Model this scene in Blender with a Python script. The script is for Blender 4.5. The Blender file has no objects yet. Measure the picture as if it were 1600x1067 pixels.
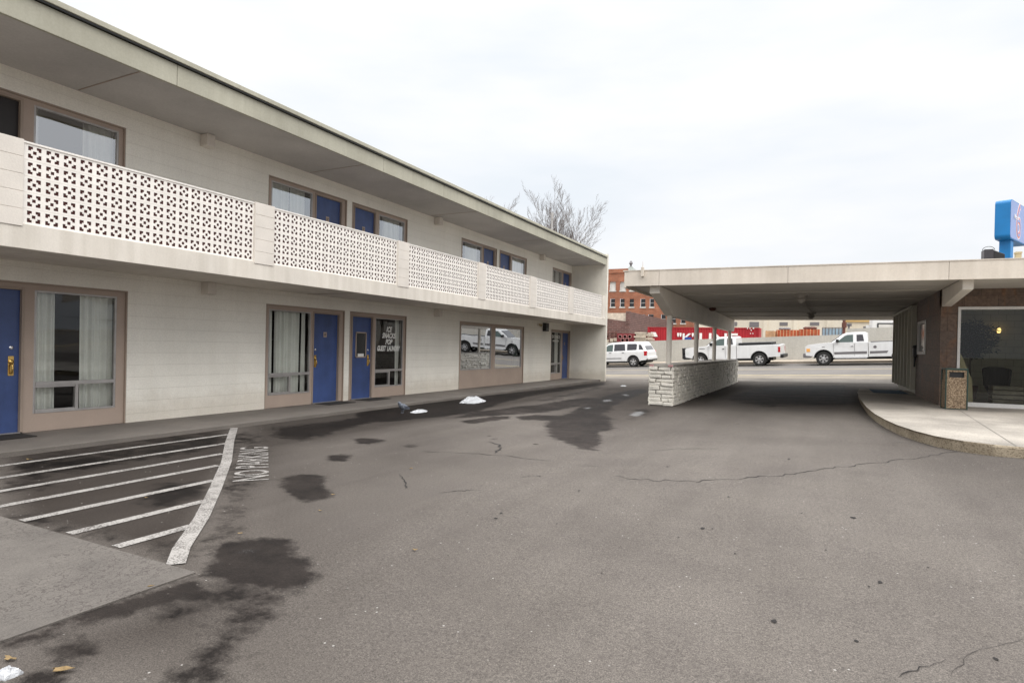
import bpy, bmesh, math, random
import numpy as np
from mathutils import Vector, Matrix
random.seed(7); np.random.seed(7)
R = math.radians
sc = bpy.context.scene
col = sc.collection

# ------------------------------------------------------------------ camera
CAM_H, FPX, PCX, PCY = 1.47, 945.0, 800.0, 545.95      # measured on the 1600 x 1067 photograph
cd = bpy.data.cameras.new('camera'); cam = bpy.data.objects.new('camera', cd); col.objects.link(cam)
cam.location = (0, 0, CAM_H)
cam.rotation_euler = (math.pi/2 + R(-0.3), R(-1.3), R(26.8))
cd.sensor_width = 36; cd.lens = FPX/1600*36
cd.shift_y = (PCY-533.5)/1600
cd.clip_end = 3000; cd.clip_start = .05
sc.camera = cam
CM = np.array(cam.rotation_euler.to_matrix()); CC = np.array([0, 0, CAM_H])
def ray(x, y): return CM @ np.array([(x-PCX)/FPX, -(y-PCY)/FPX, -1.0])
def onx(x, y, X): v = ray(x, y); return CC + v*(X/v[0])
def ony(x, y, Y): v = ray(x, y); return CC + v*(Y/v[1])
def onz(x, y, Z=0.0): v = ray(x, y); return CC + v*((Z-CAM_H)/v[2])
def atd(x, y, D): return CC + ray(x, y)*D              # point at a distance D along the view axis

# ------------------------------------------------------------------ light
sc.view_settings.view_transform = 'Standard'; sc.view_settings.look = 'None'
sc.view_settings.exposure = 0.0; sc.view_settings.gamma = 1
SUN_EL, SUN_AZ = R(42), R(128)
w = bpy.data.worlds.new('World'); sc.world = w; w.use_nodes = True
nt = w.node_tree; N = nt.nodes; L = nt.links
for n in list(N): N.remove(n)
out = N.new('ShaderNodeOutputWorld'); bg = N.new('ShaderNodeBackground'); L.new(bg.outputs[0], out.inputs[0])
sky = N.new('ShaderNodeTexSky'); sky.sky_type = 'NISHITA'; sky.sun_disc = False
sky.sun_elevation = SUN_EL; sky.sun_rotation = SUN_AZ; sky.dust_density = 4; sky.air_density = 1
tc = N.new('ShaderNodeTexCoord'); sep = N.new('ShaderNodeSeparateXYZ'); L.new(tc.outputs['Generated'], sep.inputs[0])
# cloud deck: brightness rises from the horizon to the zenith, as under real overcast
rz = N.new('ShaderNodeValToRGB'); L.new(sep.outputs[2], rz.inputs[0])
els = rz.color_ramp.elements
els[0].position = 0.0; els[0].color = (.235,.238,.242,1)
els[1].position = 1.0; els[1].color = (1,.985,.96,1)
for p, c in ((.50, (.262,.264,.266,1)), (.66, (.56,.555,.545,1)), (.85, (.93,.92,.90,1))):
    e = els.new(p); e.color = c
mp = N.new('ShaderNodeMapping'); mp.inputs['Scale'].default_value = (1.2, 1.2, 4.5); L.new(tc.outputs['Generated'], mp.inputs[0])
no = N.new('ShaderNodeTexNoise'); no.inputs['Scale'].default_value = 1.7; no.inputs['Detail'].default_value = 5
no.inputs['Roughness'].default_value = .5; L.new(mp.outputs[0], no.inputs['Vector'])
cr = N.new('ShaderNodeValToRGB'); L.new(no.outputs['Fac'], cr.inputs[0])
cr.color_ramp.elements[0].position = .36; cr.color_ramp.elements[0].color = (.865,.90,.935,1)
cr.color_ramp.elements[1].position = .58; cr.color_ramp.elements[1].color = (1.0,.995,1.0,1)
mu = N.new('ShaderNodeMix'); mu.data_type = 'RGBA'; mu.blend_type = 'MULTIPLY'; mu.inputs[0].default_value = 1
L.new(rz.outputs[0], mu.inputs[6]); L.new(cr.outputs[0], mu.inputs[7])
sm = N.new('ShaderNodeMix'); sm.data_type = 'RGBA'; sm.blend_type = 'ADD'; sm.inputs[0].default_value = .012
cs = N.new('ShaderNodeVectorMath'); cs.operation = 'SCALE'; cs.inputs['Scale'].default_value = 3.9
L.new(mu.outputs[2], cs.inputs[0]); L.new(cs.outputs[0], sm.inputs[6]); L.new(sky.outputs[0], sm.inputs[7])
L.new(sm.outputs[2], bg.inputs[0]); bg.inputs[1].default_value = 1.0
ld = bpy.data.lights.new('sun', 'SUN'); ld.energy = 1.3; ld.angle = R(45); ld.color = (1, .965, .92)
lo = bpy.data.objects.new('sun', ld); col.objects.link(lo)
# azimuth measured clockwise from +Y, same as the sky's
lo.rotation_euler = Vector((math.sin(SUN_AZ)*math.cos(SUN_EL), math.cos(SUN_AZ)*math.cos(SUN_EL), math.sin(SUN_EL))).to_track_quat('Z', 'Y').to_euler()

# ------------------------------------------------------------------ materials
def newmat(name):
    m = bpy.data.materials.new(name); m.use_nodes = True
    return m, m.node_tree.nodes, m.node_tree.links, m.node_tree.nodes['Principled BSDF']
def mixc(N, L, fac, a, b, mode='MIX'):
    x = N.new('ShaderNodeMix'); x.data_type = 'RGBA'; x.blend_type = mode
    for s, v in ((0, fac), (6, a), (7, b)):
        if isinstance(v, (int, float)): x.inputs[s].default_value = v
        elif isinstance(v, tuple): x.inputs[s].default_value = (*v[:3], 1)
        else: L.new(v, x.inputs[s])
    return x.outputs[2]
def noise(N, L, vec, scale, detail=4, rough=.55, dist=0):
    n = N.new('ShaderNodeTexNoise'); n.inputs['Scale'].default_value = scale; n.inputs['Detail'].default_value = detail
    n.inputs['Roughness'].default_value = rough; n.inputs['Distortion'].default_value = dist
    if vec is not None: L.new(vec, n.inputs['Vector'])
    return n.outputs['Fac']
def ramp(N, L, fac, p0, p1, c0=(0,0,0), c1=(1,1,1)):
    r = N.new('ShaderNodeValToRGB'); L.new(fac, r.inputs[0])
    r.color_ramp.elements[0].position = p0; r.color_ramp.elements[0].color = (*c0, 1)
    r.color_ramp.elements[1].position = p1; r.color_ramp.elements[1].color = (*c1, 1)
    return r.outputs[0]
def mth(N, L, op, a, b=0.0, c=None):
    m = N.new('ShaderNodeMath'); m.operation = op
    for i, v in enumerate((a, b, c)):
        if v is None: continue
        if isinstance(v, (int, float)): m.inputs[i].default_value = v
        else: L.new(v, m.inputs[i])
    return m.outputs[0]
def coords(N, L, kind='Object', scale=None):
    t = N.new('ShaderNodeTexCoord'); o = t.outputs[kind]
    if scale:
        m = N.new('ShaderNodeMapping'); m.inputs['Scale'].default_value = scale; L.new(o, m.inputs[0]); o = m.outputs[0]
    return o
def bump(N, L, h, strength, dist, bsdf, normal=None):
    b = N.new('ShaderNodeBump'); b.inputs['Strength'].default_value = strength; b.inputs['Distance'].default_value = dist
    L.new(h, b.inputs['Height'])
    if normal is not None: L.new(normal, b.inputs['Normal'])
    if bsdf: L.new(b.outputs[0], bsdf.inputs['Normal'])
    return b.outputs[0]
def mat(name, c, rough=.7, var=.12, scale=3.0, fine=60, fvar=.06, bmp=.1, metal=0, streak=0, spec=.5, coat=0):
    m, N, L, b = newmat(name)
    v = coords(N, L)
    n1 = noise(N, L, v, scale, 5); n2 = noise(N, L, v, fine, 3)
    dk = tuple(x*(1-var*2) for x in c); lt = tuple(min(1, x*(1+var)) for x in c)
    o = mixc(N, L, ramp(N, L, n1, .3, .7), dk, lt)
    o = mixc(N, L, fvar*4, o, ramp(N, L, n2, .3, .7, (.55,.55,.55), (1.2,1.2,1.2)), 'MULTIPLY')
    if streak:
        sv = coords(N, L, 'Object', (1.6, 1.6, .12)); n3 = noise(N, L, sv, 4, 4)
        o = mixc(N, L, streak, o, ramp(N, L, n3, .38, .62, (.72,.70,.66), (1,1,1)), 'MULTIPLY')
    L.new(o, b.inputs['Base Color']); b.inputs['Roughness'].default_value = rough
    b.inputs['Metallic'].default_value = metal; b.inputs['Specular IOR Level'].default_value = spec
    b.inputs['Coat Weight'].default_value = coat
    if bmp: bump(N, L, n2, bmp, .01, b)
    return m
def brickmat(name, c1, c2, mortar, bw, rh, ms, axis='yz', rough=.85, bmp=.5, var=.12, bias=0, grime=False, offset=.5):
    m, N, L, b = newmat(name)
    v = coords(N, L); s = N.new('ShaderNodeSeparateXYZ'); L.new(v, s.inputs[0])
    cb = N.new('ShaderNodeCombineXYZ')
    h = mth(N, L, 'ADD', s.outputs[0], s.outputs[1]) if axis == 'xyz' else s.outputs[0 if axis[0] == 'x' else 1]
    L.new(h, cb.inputs[0]); L.new(s.outputs[2], cb.inputs[1])
    t = N.new('ShaderNodeTexBrick'); L.new(cb.outputs[0], t.inputs['Vector']); t.offset = offset
    t.inputs['Scale'].default_value = 1; t.inputs['Brick Width'].default_value = bw; t.inputs['Row Height'].default_value = rh
    t.inputs['Mortar Size'].default_value = ms; t.inputs['Mortar Smooth'].default_value = .4; t.inputs['Bias'].default_value = bias
    t.inputs['Color1'].default_value = (*c1, 1); t.inputs['Color2'].default_value = (*c2, 1); t.inputs['Mortar'].default_value = (*mortar, 1)
    n1 = noise(N, L, v, .9, 5); n2 = noise(N, L, v, 45, 3)
    o = mixc(N, L, 1.0, t.outputs['Color'], ramp(N, L, n1, .3, .7, (1-var*2,)*3, (1+var*.5,)*3), 'MULTIPLY')
    o = mixc(N, L, .2, o, ramp(N, L, n2, .3, .7, (.6,.6,.6), (1.2,1.2,1.2)), 'MULTIPLY')
    if grime:
        mpg = N.new('ShaderNodeMapping'); mpg.inputs['Scale'].default_value = (2.2, 2.2, .14); L.new(v, mpg.inputs[0])
        o = mixc(N, L, .12, o, ramp(N, L, noise(N, L, mpg.outputs[0], 3, 5, .6), .25, .55, (.70,.64,.56), (1,1,1)), 'MULTIPLY')
        spl = mth(N, L, 'ADD', s.outputs[2], mth(N, L, 'MULTIPLY', noise(N, L, v, 3.5, 5, .65), -.55))
        o = mixc(N, L, .45, o, ramp(N, L, spl, -.45, .30, (.60,.54,.48), (1,1,1)), 'MULTIPLY')
    L.new(o, b.inputs['Base Color']); b.inputs['Roughness'].default_value = rough
    b1 = bump(N, L, mth(N, L, 'SUBTRACT', 1.0, t.outputs['Fac']), bmp, .012, None)
    bump(N, L, n2, .25, .006, b, b1)
    return m
def glass(name, refl=.3, tint=(.9,.95,.93), rough=.0, wob=.15):
    m, N, L, b = newmat(name); N.remove(b)
    o = N['Material Output']; t = N.new('ShaderNodeBsdfTransparent'); t.inputs[0].default_value = (*tint, 1)
    g = N.new('ShaderNodeBsdfGlossy'); g.inputs['Roughness'].default_value = rough; g.inputs['Color'].default_value = (.95,.97,1,1)
    fr = N.new('ShaderNodeFresnel'); fr.inputs[0].default_value = 1.5
    f = mth(N, L, 'ADD', fr.outputs[0], refl); f = mth(N, L, 'MINIMUM', f, .95)
    x = N.new('ShaderNodeMixShader'); L.new(f, x.inputs[0]); L.new(t.outputs[0], x.inputs[1]); L.new(g.outputs[0], x.inputs[2])
    v = coords(N, L); n = noise(N, L, v, 1.3, 1)
    bb = bump(N, L, n, wob, .02, None); L.new(bb, g.inputs['Normal'])
    L.new(x.outputs[0], o.inputs[0]); return m
def plain(name, c, rough=.5, metal=0, emit=0, coat=0):
    m, N, L, b = newmat(name); b.inputs['Base Color'].default_value = (*c, 1); b.inputs['Roughness'].default_value = rough
    b.inputs['Metallic'].default_value = metal; b.inputs['Coat Weight'].default_value = coat
    if emit: b.inputs['Emission Color'].default_value = (*c, 1); b.inputs['Emission Strength'].default_value = emit
    return m

M = {}
M['wall'] = brickmat('painted block wall', (.86,.83,.755), (.85,.82,.745), (.74,.71,.64), 60., .203, .004, 'yz', .75, .45, .05, grime=True)
M['endwall'] = brickmat('painted end wall', (.78,.75,.67), (.77,.74,.66), (.73,.70,.62), 60., .203, .003, 'xz', .75, .3, .07, grime=True)
M['slab'] = mat('painted concrete edge', (.72,.67,.60), .75, .05, 1.2, 50, .03, .15, streak=.35)
M['pillar'] = mat('painted pillar block', (.70,.65,.59), .75, .05, 2, 50, .03, .15)
M['fascia'] = mat('grey green fascia board', (.44,.425,.345), .7, .08, .8, 40, .04, .1, streak=.3)
M['soffit'] = mat('grey soffit', (.51,.49,.475), .85, .10, .7, 30, .04, .15)
M['breeze'] = mat('painted breeze block', (.86,.82,.77), .8, .05, 6, 60, .04, .15)
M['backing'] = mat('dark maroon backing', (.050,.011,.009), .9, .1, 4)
M['taupe'] = mat('taupe trim paint', (.40,.315,.26), .6, .05, 1.6, 60, .03, .06)
M['taupe_dark'] = mat('taupe jamb paint', (.33,.26,.21), .6, .05, 2, 60, .03, .06)
M['blue'] = mat('blue door paint', (.047,.084,.235), .45, .14, 1.8, 60, .05, .06, streak=.35)
M['nightdoor'] = plain('dark screen door', (.010,.006,.005), .5)
M['brass'] = plain('brass', (.62,.42,.14), .25, 1)
M['chrome'] = plain('chrome', (.7,.7,.72), .2, 1)
M['alu'] = mat('aluminium frame', (.42,.40,.39), .45, .08, 6, 80, .04, .05, metal=.5)
M['glass'] = glass('window glass', .0, (.95,.955,.94))
M['glass_up'] = glass('upper window glass', .30, (.95,.955,.94))
M['glass_big'] = glass('reflective window glass', .38, (.30,.38,.36), 0, .06)
M['glass_off'] = glass('office window glass', -.01, (.85,.9,.86), 0, .05)
M['curtain'] = mat('sheer curtain', (.82,.83,.78), .9, .04, 3, 40, .03, .1)
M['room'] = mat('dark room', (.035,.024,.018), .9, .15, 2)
M['walk'] = mat('walkway concrete', (.150,.132,.116), .85, .12, 1.3, 90, .12, .3)
M['white'] = mat('white trim paint', (.78,.77,.75), .5, .04, 3)
M['canopy'] = mat('canopy fascia metal', (.70,.63,.545), .5, .07, .6, 30, .03, .06, streak=.3)
M['can_soffit'] = mat('canopy soffit', (.58,.545,.49), .85, .10, .5, 30, .04, .12)
M['girder'] = mat('painted steel girder', (.78,.73,.65), .6, .05, 1.5)
M['mortar'] = mat('painted mortar', (.18,.165,.145), .9, .2, 10)
M['stackbrick'] = mat('rough painted brick', (.80,.76,.68), .8, .08, 5, 40, .08, .6)
M['cap'] = mat('concrete cap', (.42,.39,.35), .85, .12, 3, 50, .1, .3)
M['island'] = mat('island concrete', (.43,.39,.34), .85, .22, .8, 60, .2, .35)
M['black'] = plain('black plastic', (.012,.012,.013), .5)
M['rubber'] = mat('tyre rubber', (.022,.021,.020), .85, .15, 8)
M['rim'] = plain('alloy rim', (.62,.62,.63), .3, .8)
M['paint'] = mat('white car paint', (.78,.78,.78), .25, .05, 1, 20, .02, 0, coat=.6, streak=.12)
M['carglass'] = plain('car glass', (.055,.085,.075), .04, 0, 0, 1)
M['carglass_dark'] = plain('tinted car glass', (.022,.018,.022), .05, 0, 0, 1)
M['stripe'] = plain('grey stripe', (.16,.15,.155), .4)
M['red_lens'] = plain('red lens', (.45,.012,.02), .2)
M['amber'] = plain('amber lens', (.85,.42,.12), .2)
M['lamp_lens'] = plain('clear lens', (.7,.72,.7), .15)
M['contred'] = mat('red container paint', (.40,.012,.020), .6, .12, .6, 8, .05, .05)
M['retwall'] = mat('poured concrete wall', (.50,.48,.435), .85, .07, .35, 12, .06, .15, streak=.2)
M['street'] = mat('street asphalt', (.17,.155,.142), .9, .10, .35, 12, .1, .1)
M['sidewalk'] = mat('sidewalk concrete', (.42,.36,.29), .9, .10, .5, 12, .08, .1)
M['apron'] = mat('apron asphalt', (.20,.178,.155), .9, .16, .5, 14, .1, .1)
M['gutter'] = mat('tan gutter concrete', (.27,.235,.19), .9, .12, .5, 12, .08, .1)
M['line'] = mat('worn yellow line', (.42,.35,.22), .8, .12, 1.5)
M['redbrick'] = brickmat('red brick', (.40,.155,.085), (.33,.12,.065), (.33,.19,.13), .9, .3, .03, 'xyz', .9, .3, .16)
M['brownbrick'] = brickmat('brown brick', (.17,.085,.072), (.11,.055,.048), (.22,.15,.13), .7, .24, .035, 'xyz', .9, .3, .1)
M['cream'] = mat('cream stucco', (.68,.62,.51), .9, .06, .2, 6, .05, .05)
M['ochre'] = mat('ochre stucco', (.62,.42,.17), .9, .06, .3, 6, .04, .05)
M['dark'] = plain('dark window', (.02,.022,.025), .15)
M['boarded'] = mat('pale boarded window', (.62,.60,.56), .7, .12, 1)
M['bark'] = mat('bare bark', (.13,.10,.085), .9, .15, 4)
M['orange'] = mat('orange crate', (.50,.10,.035), .7, .2, 2, 10, .1)
M['tan'] = mat('tan crate', (.60,.36,.20), .7, .15, 2, 10, .1)
M['rust'] = mat('rusty steel', (.14,.055,.04), .8, .25, 3)
M['maroon'] = mat('maroon steel', (.20,.022,.026), .6, .15, 1)
M['timber'] = mat('pale timber', (.58,.50,.40), .8, .15, 2)
M['tarp'] = mat('pale blue panel', (.36,.50,.60), .6, .12, 1.2)
M['signblue'] = mat('blue sign side', (.004,.20,.52), .45, .10, .8, 30, .03, .03)
M['signface'] = mat('faded sign face', (.27,.36,.63), .5, .04, .6, 30, .02, 0)
M['signred'] = plain('faded red lettering', (.72,.20,.14), .5)
M['signwhite'] = plain('white lettering', (.85,.84,.88), .5)
M['paintwhite'] = plain('white letters', (.85,.84,.80), .5)
M['snow'] = mat('old snow', (.55,.56,.58), .8, .12, 9, 45, .22, 1.0)
M['mat'] = mat('door mat', (.018,.015,.013), .95, .2, 9)
M['bluemat'] = mat('blue mat', (.05,.11,.18), .95, .2, 9)
M['leaf'] = mat('dry leaf', (.25,.17,.075), .8, .2, 20)
M['pigeon'] = mat('pigeon feathers', (.15,.165,.20), .7, .3, 30)
M['fin'] = mat('grey green fin', (.50,.48,.40), .6, .08, 1)
M['lampglow'] = plain('lit wall lamp', (1.0,.66,.22), .4, 0, 2.2)
M['fabric'] = mat('dark chair fabric', (.02,.018,.018), .8)
M['cream_int'] = brickmat('cream interior block', (.52,.47,.36), (.50,.45,.35), (.38,.34,.26), .4, .2, .01, 'xz', .9, .3, .1)
M['desk'] = mat('desk laminate', (.18,.15,.19), .5, .1, 2)
M['leafdark'] = mat('dark foliage', (.02,.032,.015), .7, .3, 8)
M['tanboard'] = mat('tan board', (.50,.41,.25), .7, .08, 2, 40, .06)

def paint_mat():                                      # worn road paint: the paint has chips, the asphalt shows through
    m, N, L, b = newmat('worn white road paint'); v = coords(N, L)
    n = noise(N, L, v, 85, 4, .7); n2 = noise(N, L, v, 5, 4)
    f = mth(N, L, 'ADD', mth(N, L, 'MULTIPLY', n, .72), mth(N, L, 'MULTIPLY', n2, .28))
    f = ramp(N, L, f, .43, .52)
    L.new(mixc(N, L, f, (.075,.066,.06), (.33,.312,.294)), b.inputs['Base Color']); b.inputs['Roughness'].default_value = .8
    bump(N, L, n, .3, .004, b); return m
M['roadpaint'] = paint_mat()
def stone_mat():
    m, N, L, b = newmat('rusty slate cladding'); v = coords(N, L)
    s = N.new('ShaderNodeSeparateXYZ'); L.new(v, s.inputs[0])
    cb = N.new('ShaderNodeCombineXYZ'); L.new(mth(N, L, 'ADD', s.outputs[0], s.outputs[1]), cb.inputs[0]); L.new(s.outputs[2], cb.inputs[1])
    t = N.new('ShaderNodeTexBrick'); L.new(cb.outputs[0], t.inputs['Vector'])
    t.inputs['Scale'].default_value = 1; t.inputs['Brick Width'].default_value = .62; t.inputs['Row Height'].default_value = .41
    t.inputs['Mortar Size'].default_value = .004
    t.inputs['Color1'].default_value = (.125,.092,.072,1); t.inputs['Color2'].default_value = (.165,.112,.080,1); t.inputs['Mortar'].default_value = (.045,.032,.026,1)
    sv = coords(N, L, 'Object', (1, 1, .35)); n = noise(N, L, sv, 2.6, 7, .65, .8); n2 = noise(N, L, v, 14, 5, .6)
    o = mixc(N, L, ramp(N, L, n, .54, .74), t.outputs['Color'], (.22,.105,.05))
    o = mixc(N, L, 1, o, ramp(N, L, n2, .3, .7, (.55,.55,.6), (1.3,1.25,1.2)), 'MULTIPLY')
    L.new(o, b.inputs['Base Color']); b.inputs['Roughness'].default_value = .6
    b1 = bump(N, L, mth(N, L, 'SUBTRACT', 1.0, t.outputs['Fac']), .5, .01, None); bump(N, L, n2, .5, .01, b, b1)
    return m
M['slate'] = stone_mat()
def pebble_mat():
    m, N, L, b = newmat('exposed pebble panel'); v = coords(N, L)
    vo = N.new('ShaderNodeTexVoronoi'); vo.inputs['Scale'].default_value = 55; L.new(v, vo.inputs['Vector'])
    n = noise(N, L, v, 30, 3)
    o = mixc(N, L, ramp(N, L, n, .35, .65), (.20,.13,.075), (.55,.43,.29))
    L.new(mixc(N, L, 1, o, ramp(N, L, vo.outputs['Distance'], .0, .6, (1.3,1.3,1.3), (.45,.42,.4)), 'MULTIPLY'), b.inputs['Base Color'])
    b.inputs['Roughness'].default_value = .7; bump(N, L, vo.outputs['Distance'], -.8, .01, b); return m
M['pebble'] = pebble_mat()
def curb_mat():
    m, N, L, b = newmat('rough curb concrete'); v = coords(N, L)
    n = noise(N, L, v, 3, 5); n2 = noise(N, L, v, 38, 5, .7)
    o = mixc(N, L, ramp(N, L, n, .35, .65), (.27,.22,.155), (.38,.32,.235))
    o = mixc(N, L, 1, o, ramp(N, L, n2, .36, .52, (.42,.38,.33), (1,1,1)), 'MULTIPLY')
    L.new(o, b.inputs['Base Color']); b.inputs['Roughness'].default_value = .9; bump(N, L, n2, .8, .02, b); return m
M['curb'] = curb_mat()

# ------------------------------------------------------------------ mesh helpers
class MB:
    def __init__(s): s.v = []; s.f = []
    def add(s, vs, fs):
        o = len(s.v); s.v += [tuple(map(float, p)) for p in vs]; s.f += [tuple(i+o for i in f) for f in fs]; return s
    def box(s, x0, x1, y0, y1, z0, z1):
        return s.add([(x,y,z) for z in (z0,z1) for y in (y0,y1) for x in (x0,x1)],
                     [(0,2,3,1),(4,5,7,6),(0,1,5,4),(1,3,7,5),(3,2,6,7),(2,0,4,6)])
    def prism(s, pts, a, b, axis='y'):                # 2D polygon swept along an axis
        n = len(pts)
        def P(p, t): return {'y':(p[0],t,p[1]), 'x':(t,p[0],p[1]), 'z':(p[0],p[1],t)}[axis]
        return s.add([P(p,a) for p in pts]+[P(p,b) for p in pts],
                     [tuple(range(n))[::-1], tuple(range(n,2*n))]+[(i,(i+1)%n,n+(i+1)%n,n+i) for i in range(n)])
    def tube(s, p, q, r0, r1=None, n=10, cap=True):
        r1 = r0 if r1 is None else r1; p = Vector(p); q = Vector(q); d = (q-p).normalized()
        a = d.orthogonal().normalized(); b = d.cross(a)
        vs = [tuple(c+(a*math.cos(2*math.pi*i/n)+b*math.sin(2*math.pi*i/n))*r) for c, r in ((p,r0),(q,r1)) for i in range(n)]
        fs = [(i,(i+1)%n,n+(i+1)%n,n+i) for i in range(n)]
        if cap: fs += [tuple(range(n))[::-1], tuple(range(n,2*n))]
        return s.add(vs, fs)
    def lathe(s, prof, c, axis='z', n=24, caps=True):            # prof: (radius, along)
        vs = []
        for r, t in prof:
            for i in range(n):
                a = 2*math.pi*i/n; u, w_ = r*math.cos(a), r*math.sin(a)
                vs.append({'z':(c[0]+u,c[1]+w_,c[2]+t),'y':(c[0]+u,c[1]+t,c[2]+w_),'x':(c[0]+t,c[1]+u,c[2]+w_)}[axis])
        m = len(prof)
        fs = [(j*n+i, j*n+(i+1)%n, (j+1)*n+(i+1)%n, (j+1)*n+i) for j in range(m-1) for i in range(n)]
        if caps: fs += [tuple(range(n))[::-1], tuple(range((m-1)*n, m*n))]
        return s.add(vs, fs)
    def build(s, name, m, parent=None, bevel=0, smooth=False, recalc=True):
        me = bpy.data.meshes.new(name); me.from_pydata(s.v, [], s.f); me.update()
        if recalc:
            bm = bmesh.new(); bm.from_mesh(me); bmesh.ops.recalc_face_normals(bm, faces=bm.faces); bm.to_mesh(me); bm.free()
        me.materials.append(m)
        if smooth:
            for p in me.polygons: p.use_smooth = True
        o = bpy.data.objects.new(name, me); col.objects.link(o)
        if parent is not None: o.parent = parent
        if bevel:
            b = o.modifiers.new('bevel', 'BEVEL'); b.width = bevel; b.segments = 2; b.limit_method = 'ANGLE'; b.angle_limit = R(35)
        return o
def tag(o, label=None, cat=None, group=None, kind=None):
    for k, v in (('label',label),('category',cat),('group',group),('kind',kind)):
        if v: o[k] = v
    return o
def thing(name, label, cat, loc=(0,0,0), group=None, rot=(0,0,0)):
    o = bpy.data.objects.new(name, None); col.objects.link(o); o.location = loc; o.rotation_euler = rot
    return tag(o, label, cat, group)
def relocate(root):                                   # parts were built in world coordinates: keep them there
    bpy.context.view_layer.update()
    inv = root.matrix_world.inverted()
    for ch in root.children: ch.matrix_parent_inverse = inv
def box(name, m, parent, *a, bevel=0): return MB().box(*a).build(name, m, parent, bevel)
def textmesh(name, body, m, parent=None, size=1, shear=0, mat4=None, extrude=.003, sx=1, bold=0, spacing=1):
    c = bpy.data.curves.new(name, 'FONT'); c.body = body; c.size = size; c.shear = shear; c.extrude = extrude
    c.align_x = 'CENTER'; c.offset = bold; c.space_character = spacing; c.resolution_u = 4
    t = bpy.data.objects.new('tmp', c); col.objects.link(t); bpy.context.view_layer.update()
    me = bpy.data.meshes.new_from_object(t.evaluated_get(bpy.context.evaluated_depsgraph_get()))
    bpy.data.objects.remove(t); bpy.data.curves.remove(c)
    me.name = name; me.transform(Matrix.Diagonal((sx,1,1,1)))
    if mat4 is not None: me.transform(mat4)
    me.materials.clear(); me.materials.append(m)
    o = bpy.data.objects.new(name, me); col.objects.link(o)
    if parent is not None: o.parent = parent
    return o
def frame4(o, x, y):                                  # matrix with origin o, columns x, y and their normal
    x = Vector(x).normalized(); y = Vector(y).normalized(); z = x.cross(y)
    return Matrix(((x[0],y[0],z[0],o[0]),(x[1],y[1],z[1],o[1]),(x[2],y[2],z[2],o[2]),(0,0,0,1)))

# ------------------------------------------------------------------ terrain
SK = .10                                              # the street runs a little askew of the lot
def sv(X, Y): return Y + SK*(X+5)
def zs(X, Y):
    X = np.clip(X, -40, 25); Y = np.clip(Y, 0, 47)
    return .31 + .05*(X+1) + .042*(Y-33)
def ground(X, Y):
    X = np.asarray(X, float); Y = np.asarray(Y, float)
    lot = .03*np.clip(X+3.3, 0, 9)*np.clip((Y-2)/6, 0, 1)
    t = np.clip((Y-26.5)/7.5, 0, 1); t = t*t*(3-2*t)
    return lot*(1-t) + zs(X, Y)*t

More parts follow.
